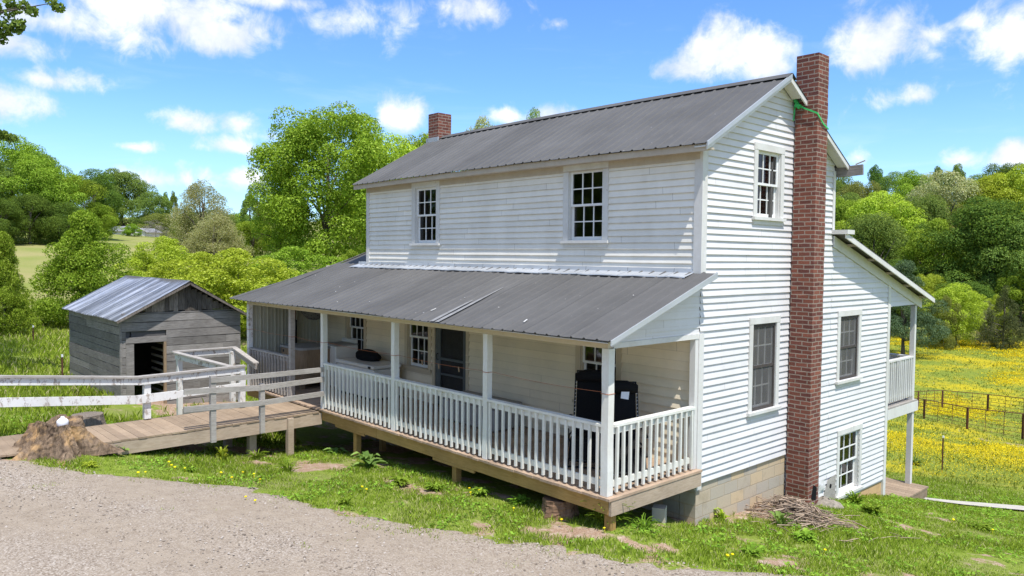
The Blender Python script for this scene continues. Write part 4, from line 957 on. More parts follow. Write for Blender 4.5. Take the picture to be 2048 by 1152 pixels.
e_ = .20; sl = (SZR-SZE)/(SYR-SY0)
sub(corrug(SY0-e_, SZE-sl*e_+.03, SYR, SZR+.035, SXB-.15, SX+.30), 'roof', M['galv'], shed, smooth=True)
sub(corrug(SY1+.22, SZE+.0-.11, SYR, SZR+.035, SXB-.15, SX+.30), 'roof', M['galv'], shed, smooth=True)
mb = MB(); mb.prism([(SYR-.14, SZR-.045), (SYR, SZR+.055), (SYR+.14, SZR-.045), (SYR+.135, SZR-.052), (SYR, SZR+.045), (SYR-.135, SZR-.052)], 'x', SXB-.16, SX+.31); sub(mb, 'ridge_cap', M['roof'], shed)
mb = MB(); mb.bar((SX+.28, SY0-.18, SZE-sl*.18-.02), (SX+.28, SYR, SZR-.02), .03, .06); mb.bar((SX+.28, SYR, SZR-.02), (SX+.28, SY1+.2, SZE-.13), .03, .06); sub(mb, 'rake_board', M['shedvert'], shed)

# ------------------------------------------------------------------ STUMPS, BUCKET
def stump(name, cx, cy, r0, r1, h_, label, mat, n=40, lobes=6, seed=0, rough=.10, dz=0, fl=.26):
    rnd = random.Random(seed); z0 = h1(cx, cy)-.08; mb = MB(); V = []; lv = 14
    ph = [rnd.uniform(0, 6.28) for _ in range(4)]
    for j in range(lv+1):
        f = j/lv; r = r1+(r0-r1)*(1-f)**1.7
        for k in range(n):
            a = 2*math.pi*k/n; lob = 1+fl*((1-f)**1.1*math.sin(lobes*a+ph[0])+.4*(1-f*.5)*math.sin(3*a+ph[1])+.28*math.sin(11*a+ph[2]+f*2)+.24*math.sin(21*a+f*2+ph[3]))
            rr = r*lob*(1+rough*(rnd.random()-.5)); V.append((cx+rr*math.cos(a), cy+rr*math.sin(a), z0+(h_+.08)*f*(1+ ((.10*math.sin(2*a+ph[1])+.06*math.sin(5*a))*(1 if dz > .05 else .15) if j > lv-3 else 0))))
    mb.add(V, [(j*n+k, j*n+(k+1) % n, (j+1)*n+(k+1) % n, (j+1)*n+k) for j in range(lv) for k in range(n)])
    top = lv*n; mb.add([V[top+k] for k in range(n)] + [(cx+.62*(V[top+k][0]-cx), cy+.62*(V[top+k][1]-cy), V[top+k][2]-dz*(.4+.6*rnd.random())) for k in range(n)] + [(cx, cy, z0+h_-dz+.08)],
           [(k, (k+1) % n, n+(k+1) % n, n+k) for k in range(n)] + [(n+k, n+(k+1) % n, 2*n) for k in range(n)])
    o = mb.build(name, mat, None); tag(o, label, 'tree stump'); return o
m, t, p, o_ = new_mat('rotting_stump_wood'); P = pos(t)
a_ = t.noise(t.scale(P, (3, 3, .8)), 2.6, 7, .72, .8); b_ = t.noise(P, 2.8, 5, .65)
c = t.mix(t.maprange(a_, .32, .62), (.045, .03, .02), (.27, .19, .125)); c = t.mix(t.maprange(b_, .52, .66), c, (.46, .29, .14)); c = t.mix(t.maprange(a_, .62, .75), c, (.50, .40, .28))
t.L.new(c, p.inputs['Base Color']); p.inputs['Roughness'].default_value = .95; bump(t, p, a_, .9, .05); M['stump'] = m
sx_, sy_ = ground_pt(112, 900)
stump('tree_stump', sx_, sy_, .76, .36, .48, 'large rotting hollow tree stump at the edge of the gravel', M['stump'], 96, 6, 3, .07, .10)
s2x, s2y = -9.75, -6.02
stump('tree_stump', s2x, s2y, .34, .27, .22, 'small grey cut stump behind the ramp', M['bark2'], 40, 7, 5, .02, .0, .07)
b_ = MB(); z_ = h1(sx_, sy_)+.39; b_.lathe([(.075, 0), (.088, .02), (.092, .085), (.08, .11), (.05, .135), (.028, .15), (.028, .17)], 20, (sx_+.02, sy_+.10, z_)); tag(b_.build('jug', M['white_plastic'], None, True), 'white plastic jug lying on top of the rotting stump', 'jug')
o_ = stump('tree_stump', -1.02, -1.93, .29, .24, .25, 'short brown log stump propping the porch rim joist', M['log'], 30, 5, 9, .06, .01, .12)

# ------------------------------------------------------------------ THINGS ON THE PORCH
def recliner(x, y, rz, tall, label, tag_=False):
    r = thing('folding_recliner', (x, y, 0), label, 'chair', 'black folding recliners on the porch'); r.rotation_euler = (0, 0, rz)
    def put(mb, n_, mat, **k): o = mb.build(n_, mat, None, **k); o.parent = r; return o
    mb = MB(); 
    for sx in (-.27, .27):
        mb.tube([(sx, -.50, .02), (sx, .42, .30), (sx, .46, .50)], .014, 8); mb.tube([(sx, .48, .02), (sx, -.36, .42), (sx, -.42, .58)], .014, 8)
        mb.tube([(sx, -.30, .46), (sx, .10, .42), (sx, .30, .62), (sx, .46, tall-.06), (sx*.88, .48, tall)], .014, 8)
        mb.tube([(sx, -.30, .46), (sx, -.50, .30), (sx, -.58, .14)], .014, 8)
    for (yy, zz) in ((.48, tall), (-.58, .14), (-.50, .02), (.48, .02)): mb.tube([(-.26, yy, zz), (.26, yy, zz)], .013, 8)
    put(mb, 'frame', M['blackmetal'], smooth=True)
    prof = [(-.57, .15), (-.50, .29), (-.31, .445), (-.1, .40), (.10, .40), (.22, .50), (.31, .62), (.39, tall*.75), (.455, tall-.05)]
    mb = MB(); V = []
    for (yy, zz) in prof:
        for q in range(7): u = -.245+.49*q/6; V.append((u, yy, zz-.03*math.cos(u/.245*1.4)))
    n = len(V); V += [(v[0], v[1]+.008, v[2]-.012) for v in V]
    F = [(a*7+b, a*7+b+1, a*7+8+b, a*7+7+b) for a in range(len(prof)-1) for b in range(6)]
    mb.add(V, F + [tuple(i+n for i in f[::-1]) for f in F]); put(mb, 'sling_seat', M['black'], smooth=True)
    mb = MB(); mb.tube([(-.25, .40, tall-.09), (-.1, .37, tall-.05), (.1, .37, tall-.05), (.25, .40, tall-.09)], [.07, .095, .095, .07], 12); put(mb, 'headrest', M['black'], smooth=True)
    for sx in (-.31, .31):
        mb = MB(); mb.bar((sx, -.34, .60), (sx, .22, .66), .055, .03); put(mb, 'armrest', M['blackmetal'], bevel=.008)
    mb = MB()
    for sx in (-.255, .255):
        for q in range(16): f = q/15; mb.bar((sx-.010, .12+.34*f, .43+(tall-.5)*f), (sx+.012, .125+.34*f, .44+(tall-.5)*f), .012, .006)
    put(mb, 'lacing', M['white_plastic'])
    if tag_:
        mb = MB(); mb.add([(.02, .318, tall-.04), (.14, .318, tall-.05), (.12, .30, tall-.24), (.0, .30, tall-.22)], [(0, 1, 2, 3)]); put(mb, 'care_tag', M['white_plastic'])
    return r
recliner(-1.38, -.92, .62, 1.34, 'black folding recliner with tall laced back behind the corner post, on its left'); recliner(-.62, -1.02, .80, 1.27, 'black folding recliner with white care tag, nearer the gable railing', True)
fz = thing('chest_freezer', (-8.45, -.55, 0), 'long white chest freezer under the porch window behind the railing', 'freezer')
def wput(mb, n_, mat, par, **k): return sub(mb, n_, mat, par, **k)
mb = MB(); mb.box(-9.20, -7.62, -.93, -.22, .06, .69); wput(mb, 'body', M['white_enamel'], fz, bevel=.02)
mb = MB(); mb.box(-9.22, -7.60, -.95, -.20, .705, .785); wput(mb, 'lid', M['white_enamel'], fz, bevel=.02)
mb = MB(); mb.box(-7.80, -7.70, -.957, -.951, .715, .765); wput(mb, 'badge', M['blackmetal'], fz)
mb = MB(); mb.box(-9.15, -7.67, -.90, -.25, .0, .055); wput(mb, 'base', M['blackmetal'], fz)
def lump(name, c, r, label, cat, mat, seed=0, amp=.15):
    rnd = random.Random(seed); mb = MB(); V = []; nu, nv = 28, 14
    for j in range(nv+1):
        th = math.pi*j/nv
        for k in range(nu):
            a = 2*math.pi*k/nu; f = 1+amp*math.sin(3*a+seed)*math.sin(2*th)+amp*.6*math.sin(7*a+th*5+seed)+amp*.35*math.sin(15*a+seed*2)
            zz = math.cos(th); V.append((c[0]+r[0]*f*math.sin(th)*math.cos(a), c[1]+r[1]*f*math.sin(th)*math.sin(a), c[2]+r[2]*(zz if zz > -.5 else -.5)))
    mb.add(V, [(j*nu+k, j*nu+(k+1) % nu, (j+1)*nu+(k+1) % nu, (j+1)*nu+k) for j in range(nv) for k in range(nu)])
    return tag(mb.build(name, mat, None, True), label, cat)
lump('duffel_bag', (-8.60, -.45, .785+.075), (.44, .20, .17), 'black duffel bag lying on the chest freezer lid', 'bag', M['black'], 2, .06)
cb = thing('washing_machine', (-10.0, -.35, 0), 'white enamel washing machine against the porch wall beside the left window', 'washing machine')
mb = MB(); mb.box(-10.35, -9.68, -.68, -.06, .03, 1.0); wput(mb, 'body', M['white_enamel'], cb, bevel=.015); mb = MB(); mb.box(-10.36, -9.67, -.69, -.05, 1.002, 1.035); wput(mb, 'lid', M['grey_plastic'], cb, bevel=.01); mb = MB(); mb.box(-10.33, -9.70, -.14, -.055, 1.037, 1.13); wput(mb, 'control_panel', M['white_enamel'], cb, bevel=.01)
tb_ = thing('cabinet', (-10.5, -1.2, 0), 'brown wooden cabinet with grey rounded top standing in the left porch corner', 'cabinet')
mb = MB(); R_ = [(-11.0, -.62), (-11.0, -1.42), (-10.05, -1.42), (-9.98, -1.36), (-9.95, -1.28), (-9.95, -.62)]
mb.prism(R_, 'z', .14, .93); wput(mb, 'body', M['tub'], tb_); mb = MB(); mb.prism([(x_+(.03 if x_ > -10.5 else -.03), y_-(.03 if y_ < -1 else -.03)) for x_, y_ in R_], 'z', .935, .985); wput(mb, 'top', M['grey_plastic'], tb_)
for (x_, y_) in ((-10.93, -1.33), (-10.10, -1.33), (-10.93, -.72), (-10.07, -.72)): mb = MB(); mb.box(x_-.06, x_+.06, y_-.05, y_+.05, 0, .138); wput(mb, 'leg', M['tub'], tb_)
for z_ in (.5, .82): mb = MB(); mb.box(-10.92, -10.86, -1.43, -1.422, z_, z_+.06); wput(mb, 'latch', M['blackmetal'], tb_)
fp = thing('flue_pipe', (-11.12, -1.05, .985), 'dark upright flue pipe standing on the cabinet by the ribbed metal wall', 'pipe')
mb = MB(); mb.lathe([(.095, 0), (.095, .52), (.10, .53), (.10, .58)], 18, (-11.12, -1.05, .987)); wput(mb, 'lower_pipe', M['blackmetal'], fp, smooth=True); mb = MB(); mb.lathe([(.07, 0), (.07, .62)], 16, (-11.12, -1.05, 1.568)); wput(mb, 'upper_pipe', M['rust'], fp, smooth=True)
dm, t, p, o_ = new_mat('perforated_dish'); vo = t.n('ShaderNodeTexVoronoi'); vo.inputs['Scale'].default_value = 17; t.put(vo.inputs['Vector'], pos(t))
t.L.new(t.mix(t.math('LESS_THAN', vo.outputs['Distance'], .30), (.10, .10, .095), (.012, .012, .012)), p.inputs['Base Color'])
mb = MB(); V = []; n = 32
for j in range(9):
    f = j/8; r = .36*math.sin(f*1.25)/math.sin(1.25)
    for k in range(n): a = 2*math.pi*k/n; V.append((r*math.cos(a), .14*(1-math.cos(f*1.25)), r*math.sin(a)))
mb.add(V, [(j*n+k, j*n+(k+1) % n, (j+1)*n+(k+1) % n, (j+1)*n+k) for j in range(8) for k in range(n)])
ds = mb.build('hanging_dish', dm, None, True); ds.location = (-10.35, -1.0, 1.93); ds.rotation_euler = (.25, 0, .55); so_ = ds.modifiers.new('s', 'SOLIDIFY'); so_.thickness = .012
tag(ds, 'dark perforated round dish hanging under the porch roof above the cabinet', 'dish')
bn = thing('low_chest', (-4.5, -.55, 0), 'low grey chest against the porch wall right of the screen door', 'chest')
mb = MB(); mb.box(-5.30, -3.72, -.86, -.18, .02, .42); wput(mb, 'body', M['grey_plastic'], bn, bevel=.02); mb = MB(); mb.box(-5.33, -3.69, -.89, -.15, .425, .49); wput(mb, 'lid', M['grey_plastic'], bn, bevel=.025)
# clothes line strung between the posts, with pegs
cl_ = thing('clothesline', (-5, -PD, 1.4), 'orange clothesline strung along the porch posts with wooden pegs', 'clothesline')
mb = MB(); zc = 1.38
anch = [P0A, P0B, P1, P2, P3, P4]
for a, b in zip(anch[:-1], anch[1:]):
    mb.tube([(a+(b-a)*q/8, -PD+.058, zc-.03*math.sin(math.pi*q/8)) for q in range(9)], .003, 5)
for xp in anch:
    s_ = .064 if xp == P4 else .056; mb.tube([(xp-s_, -PD+s_, zc), (xp-s_, -PD-s_, zc), (xp+s_, -PD-s_, zc), (xp+s_, -PD+s_, zc), (xp-s_, -PD+s_, zc)], .005, 5)
wput(mb, 'cord', M['orange'], cl_)
for q, xp in enumerate((-4.62, -4.33, -3.85, -3.3)):
    mb = MB(); z_ = zc-.05*math.sin(math.pi*(xp-P2)/(P3-P2)); mb.bar((xp-.005, -PD+.058, z_+.025), (xp+.012, -PD+.058, z_-.06), .012, .018); wput(mb, 'clothes_peg', M['tub'], cl_)
# green strap round the chimney
st = thing('ratchet_strap', (.25, 2.75, 5.8), 'bright green strap tied round the tall brick chimney under the ridge', 'strap')
mb = MB(); ring = [(.02, 2.725, 5.93), (.20, 2.722, 5.80), (.447, 2.724, 5.68), (.452, 2.95, 5.52), (.447, 3.15, 5.46)]
for a, b in zip(ring[:-1], ring[1:]): mb.bar(a, b, .010, .028)
wput(mb, 'strap_band', M['green_strap'], st)
mb = MB(); mb.bar((.02, 2.71, 6.02), (.14, 2.70, 5.80), .05, .05); mb.bar((.06, 2.70, 5.86), (.15, 2.70, 5.83), .06, .06); mb.bar((.05, 2.705, 5.83), (.03, 2.705, 5.60), .008, .02); mb.bar((.10, 2.705, 5.82), (.10, 2.705, 5.66), .008, .02); wput(mb, 'strap_knot', M['green_strap'], st)

# loose block, pile of sticks -------------------------------------------------
bx_, by_ = -.10, -.62; z_ = h1(bx_, by_)-.03
bl = MB(); bl.box(-.20, .20, -.10, .10, 0, .03); bl.box(-.20, -.16, -.10, .10, .03, .19); bl.box(.16, .20, -.10, .10, .03, .19); bl.box(-.16, .16, -.10, -.07, .03, .19); bl.box(-.16, .16, .07, .10, .03, .19); bl.box(-.02, .02, -.07, .07, .03, .19)
o_ = bl.build('concrete_block', M['concrete'], None); o_.location = (bx_, by_, z_+.08); o_.rotation_euler = (0, -1.57, .5); o_.scale = (1, 1, 1); tag(o_, 'loose hollow concrete block lying under the porch corner', 'concrete block')
bc = ground_pt(1590, 1035); rnd = random.Random(4); mb = MB()
for q in range(460):
    a = rnd.uniform(0, 6.28); r = abs(rnd.gauss(0, .42)); x = bc[0]+r*math.cos(a)*1.55*.8+rnd.uniform(-.1, .1); y = bc[1]+r*math.sin(a)*.9; d_ = rnd.gauss(.35, .75); l_ = rnd.uniform(.12, .5)
    hh = max(.02, .29*math.exp(-(r/.46)**2))*rnd.uniform(.2, 1.0); z_ = h1(x, y)+.02+hh; tl = rnd.uniform(-.18, .18)
    dv = Vector((math.cos(d_), math.sin(d_), tl))*l_/2; c_ = Vector((x, y, z_)); rr = rnd.uniform(.003, .014); l_ *= 1.0
    mb.tube([c_-dv, c_+Vector((rnd.uniform(-.02, .02), rnd.uniform(-.02, .02), .01)), c_+dv], [rr, rr*.9, rr*.5], 5)
M['stick'] = mat_wood('dry_sticks', (.24, .17, .12), (.46, .36, .27), (1, 1, 1), 5, .9, .8)
tag(mb.build('brush_pile', M['stick'], None), 'heap of dry sticks and stalks at the chimney foot', 'brush pile')
wr = MB(); c_ = Vector((-8.6, -3.05, -.35))
for q in range(8): a = q*.09; wr.tube([c_+Vector((a, -.1*q*.3, .22)), c_+Vector((a-.12, -.02, .02)), c_+Vector((a-.32, .05, -.10))], .006, 5)
tag(wr.build('wire_rack', M['white_plastic'], None), 'bent white wire rack lying in the shade under the ramp', 'rack')
# ------------------------------------------------------------------ TREES
def leaf_cloud(C, R, N, leaf, rng, flat=.0, up=.25, jitter=.55, aspect=.62, shell=(.55, 1.0), squash=.75):
    """rhombic leaves round clump centres C with radii R; N leaves in all -> verts, quads"""
    wgt = R**2; idx = rng.choice(len(C), N, p=wgt/wgt.sum())
    d = rng.normal(size=(N, 3)); d[:, 2] += up*1.2; d /= np.linalg.norm(d, axis=1)[:, None]
    rr = rng.uniform(shell[0], shell[1], N)**.6
    P_ = C[idx] + d*(R[idx]*rr)[:, None]*np.array([1, 1, squash])
    n_ = d*(1-jitter) + rng.normal(size=(N, 3))*jitter*.75; n_[:, 2] += up + flat; n_ /= np.linalg.norm(n_, axis=1)[:, None]
    a = np.cross(n_, rng.normal(size=(N, 3))); a /= np.linalg.norm(a, axis=1)[:, None]; b = np.cross(n_, a)
    s_ = leaf*rng.uniform(.6, 1.3, N)[:, None]
    V = np.stack([P_-a*s_, P_-b*s_*aspect+n_*s_*.18, P_+a*s_, P_+b*s_*aspect+n_*s_*.18], 1).reshape(-1, 3)
    return V, np.arange(4*N).reshape(-1, 4)
def envelope(kind, f):
    """crown radius (0..1) at crown height fraction f"""
    if kind == 'plateau': return np.clip(1-np.abs((f-.50)/.56)**3.2, 0, 1)**.4
    if kind == 'round': return np.sqrt(np.clip(1-((f-.46)/.56)**2, 0, 1))
    if kind == 'spread': return np.sqrt(np.clip(1-((f-.38)/.64)**2, 0, 1))
    if kind == 'cone': return np.clip(1.06-f, 0, 1)**.95*np.clip(f*6+.45, 0, 1)
    if kind == 'tall': return np.clip(1-f, 0, 1)**.5*np.clip(f*3+.4, 0, 1)
    if kind == 'bush': return np.sqrt(np.clip(1-((f-.3)/.72)**2, 0, 1))
    return np.clip(1-f, 0, 1)**.8
def proto(kind, seed, ncl, N, leaf, cr=(.085, .15), z0=.16, mat='lf_maple', **kw):
    rng = np.random.default_rng(seed); f = rng.random(ncl*3)**(.95 if kind in ('cone', 'bush') else .85); a = rng.uniform(0, 2*np.pi, ncl*3); u = rng.uniform(.35, 1, ncl*3)**.5
    env = envelope(kind, f); lump = 1+{'bush': 2.1, 'cone': 1.7, 'round': 1.4, 'spread': 1.4}.get(kind, 1.1)*(.16*np.sin(a*2+seed)+.12*np.sin(a*3+f*7+seed*2)+.10*np.sin(a*5-f*11)+.08*np.sin(a*9+f*17))
    keep_ = rng.random(ncl*3) < np.clip(env+.15, .1, 1); f, a, u, env, lump = [q[keep_][:ncl] for q in (f, a, u, env, lump)]
    R = rng.uniform(*cr, len(f)); r = np.clip(.5*env*lump-R*.6, .02, .6)*u
    C = np.c_[r*np.cos(a), r*np.sin(a), z0+(1-z0-.06)*f]
    V, F = leaf_cloud(C, R, N, leaf, rng, **kw)
    V[:, 2] = np.maximum(V[:, 2], .01)
    co = np_mesh('crown', V, F, M[mat]); mb = MB(); rnd = random.Random(seed)
    tr_ = .02 if kind not in ('bush',) else .008
    mb.tube([(0, 0, -.03), (.004, 0, .08), (.01*rnd.random(), .01, .25), (.015, -.01, .5), (.0, .0, .78)], [tr_*1.5, tr_*1.1, tr_, tr_*.65, tr_*.2], 9)
    for q in range(9):
        c = C[rnd.randrange(len(C))]; zb = min(rnd.uniform(.14, .45), c[2]*.8); mid = ((c[0])*.45, c[1]*.45, zb+(c[2]-zb)*.6)
        mb.tube([(0, 0, zb), mid, tuple(c)], [tr_*.55, tr_*.35, tr_*.1], 6)
    to = mb.build('trunk', M['bark'], None, True)
    for o in (co, to): COL.objects.unlink(o)
    return co, to
PR = {
 'maple': proto('plateau', 21, 230, 85000, .0084, (.075, .13), .05, up=.35, jitter=.45),
 'round1': proto('round', 1, 80, 36000, .0098, (.075, .165), .08, up=.3, jitter=.42),
 'round2': proto('spread', 2, 76, 36000, .0098, (.075, .165), .08, up=.3, jitter=.42),
 'round3': proto('round', 5, 75, 30000, .0105, (.10, .17), .05, up=.3, jitter=.42),
 'cone': proto('cone', 3, 190, 60000, .0088, (.05, .125), -.01, up=.15, jitter=.7),
 'shrub': proto('bush', 8, 120, 50000, .0105, (.06, .15), -.01, up=.35, jitter=.6),
 'airy': proto('tall', 6, 190, 26000, .0075, (.05, .085), .03, up=.2, jitter=.8, squash=1.3),
 'tall': proto('tall', 9, 70, 15000, .012, (.06, .10), .08, up=.3, jitter=.42),
 'pine': proto('cone', 12, 120, 34000, .012, (.07, .11), .13, up=.2, jitter=.7, aspect=.22, squash=.42),
 'cedar': proto('cone', 14, 120, 28000, .0105, (.05, .085), .0, up=.1, jitter=.7, aspect=.35, squash=1.2),
 'twigs': proto('bush', 17, 60, 9000, .022, (.09, .14), .03, up=.3, jitter=.9, aspect=.07),
}
first = {}
def tree(name, px, D, top_y, w_px, kind, mat, label, cat='tree', group=None, base_drop=.0, rz=None):
    x, y = bearing(px, D); zb = h1(x, y)-base_drop; d = direction(px, top_y); zt = CAM[2]+d[2]/math.hypot(d[0], d[1])*D
    h_ = max(zt-zb, 1.0); w_ = w_px/FPX*D
    r = thing(name, (x, y, zb), label, cat, group); r.scale = (w_, w_, h_); r.rotation_euler = (0, 0, random.uniform(0, 6.28) if rz is None else rz)
    for o in PR[kind]:
        c = o.copy(); COL.objects.link(c); c.parent = r; c.name = 'crown' if o is PR[kind][0] else 'trunk'
        if o is PR[kind][0]: c.material_slots[0].link = 'OBJECT'; c.material_slots[0].material = M[mat]
    return r
# left of the house
tree('maple_tree', 655, 62, 219, 275, 'maple', 'lf_maple', 'big bright green maple with broad crown left of the house, behind the shed', rz=.4)
tree('maple_tree', 560, 66, 330, 105, 'round2', 'lf_maple', 'lower leafy maple leaning out on the left flank of the big maple')
tree('tree', 775, 72, 272, 200, 'round1', 'lf_lime', 'bright green tree between the big maple and the short chimney', rz=1)
tree('tree', 845, 78, 258, 150, 'round3', 'lf_maple', 'bright green tree rising just left of the short chimney')
tree('tree', 965, 88, 237, 130, 'round2', 'lf_pale', 'pale budding treetop showing over the roof right of the short chimney')
tree('tree', 1066, 84, 222, 64, 'round1', 'lf_maple', 'small green treetop showing alone above the middle of the ridge')
tree('sapling', 172, 40, 412, 205, 'cone', 'lf_maple', 'young cone shaped yellow-green tree standing behind the shed on its left', rz=2)
tree('sapling', 5, 37, 455, 130, 'cone', 'lf_maple', 'young yellow-green tree at the left edge of the photo', rz=.3)
tree('sapling', 325, 48, 474, 140, 'shrub', 'lf_lime', 'bushy yellow-green sapling directly behind the shed roof ridge')
tree('shrub', 475, 39, 498, 230, 'shrub', 'lf_lime', 'wide yellow-green shrub between the shed roof and the porch roof', 'shrub')
tree('shrub', 585, 44, 494, 190, 'shrub', 'lf_maple', 'yellow-green shrub under the big maple beside the porch roof', 'shrub')
tree('shrub', 400, 42, 505, 170, 'shrub', 'lf_lime', 'low yellow-green shrub behind the right end of the shed roof', 'shrub')
tree('shrub', 700, 50, 500, 90, 'shrub', 'lf_maple', 'dark green shrub at the upper left corner of the porch roof', 'shrub')
tree('tree', 405, 76, 358, 160, 'airy', 'lf_pale', 'tall pale grey-green tree with thin upright branches right of the far house', rz=1)
tree('tree', 430, 72, 425, 170, 'airy', 'lf_pale', 'lower pale grey-green tree joined to the right of the tall pale one')
tree('tree', 372, 80, 408, 90, 'airy', 'lf_olive', 'thin brownish tree just right of the far house')
tree('tree', 500, 100, 380, 70, 'tall', 'lf_mid', 'slim mid green tree between the pale tree and the big maple')
tree('tree', 525, 92, 395, 60, 'tall', 'lf_olive', 'slim olive tree touching the left side of the big maple')
tree('tree', 505, 84, 440, 100, 'round3', 'lf_maple', 'small round green tree below the slim trees left of the big maple')
for (px, D, ty, wp, k, mt, lb) in [(25, 112, 272, 120, 'round1', 'lf_maple', 'tallest green tree of the left hillside, at the left edge'), (80, 108, 310, 120, 'round2', 'lf_maple', 'broad yellowish green tree on the left hillside'), (140, 112, 345, 110, 'round3', 'lf_maple', 'rounded green tree on the left hillside right of the broad yellowish one'),
                                  (190, 125, 340, 90, 'round1', 'lf_dark', 'dark green tree behind the left hillside trees'), (245, 172, 338, 120, 'round2', 'lf_mid', 'large grey-green tree directly behind the far house'), (205, 168, 360, 80, 'round3', 'lf_mid', 'grey-green tree behind the left end of the far house'),
                                  (305, 165, 385, 80, 'round1', 'lf_mid', 'grey-green tree behind the right end of the far house'), (332, 175, 378, 30, 'tall', 'lf_mid', 'slim distant tree, left one of a pair'), (348, 178, 376, 28, 'tall', 'lf_mid', 'slim distant tree, right one of a pair'),
                                  (0, 100, 395, 90, 'round3', 'lf_dark', 'dark low tree under the hillside trees at the left edge'), (60, 103, 385, 90, 'round3', 'lf_dark', 'dark low tree under the broad yellowish hillside tree'), (120, 105, 400, 80, 'round3', 'lf_dark', 'dark low tree under the rounded hillside tree'), (70, 140, 300, 120, 'round2', 'lf_mid', 'paler tree showing behind the broad yellowish hillside tree'),
                                  (190, 112, 405, 70, 'round1', 'lf_maple', 'small bright tree at the right end of the left hillside trees'), (318, 160, 425, 60, 'round3', 'lf_olive', 'brown olive shrubby tree at the far house roof')]:
    tree('tree', px, D, ty, wp, k, mt, lb)
for q, (px, D, ty, wp) in enumerate([(-60, 110, 290, 140), (-150, 115, 300, 150), (-260, 110, 310, 160), (430, 190, 420, 90), (480, 200, 425, 90), (560, 150, 400, 110), (380, 200, 425, 80), (730, 130, 350, 140), (1000, 150, 330, 180), (1150, 150, 330, 180), (1300, 150, 340, 180)]):
    tree('tree', px, D, ty, wp, ('round1', 'round2', 'round3')[q % 3], ('lf_mid', 'lf_maple', 'lf_dark')[q % 3], 'distant tree standing behind the nearer trees left of the house', group='distant background trees')
for q, (x, y, hh, ww) in enumerate([(-18, -44, 13, 11), (-28, -40, 15, 12), (-38, -37, 12, 11), (-50, -34, 15, 13), (-62, -30, 14, 12), (-8, -50, 14, 12), (-45, -48, 17, 14), (2, -56, 15, 13), (-30, -55, 18, 14), (-75, -36, 16, 14)]):
    r = thing('tree', (x, y, h1(x, y)), 'leafy tree across the driveway, outside the photo', 'tree', 'trees across the driveway'); r.scale = (ww, ww, hh); r.rotation_euler = (0, 0, q*1.1)
    for k_, o in enumerate(PR[('round1', 'round2', 'round3')[q % 3]]):
        c = o.copy(); COL.objects.link(c); c.parent = r; c.name = ('crown', 'trunk')[k_]
        if k_ == 0: c.material_slots[0].link = 'OBJECT'; c.material_slots[0].material = M['lf_mid']
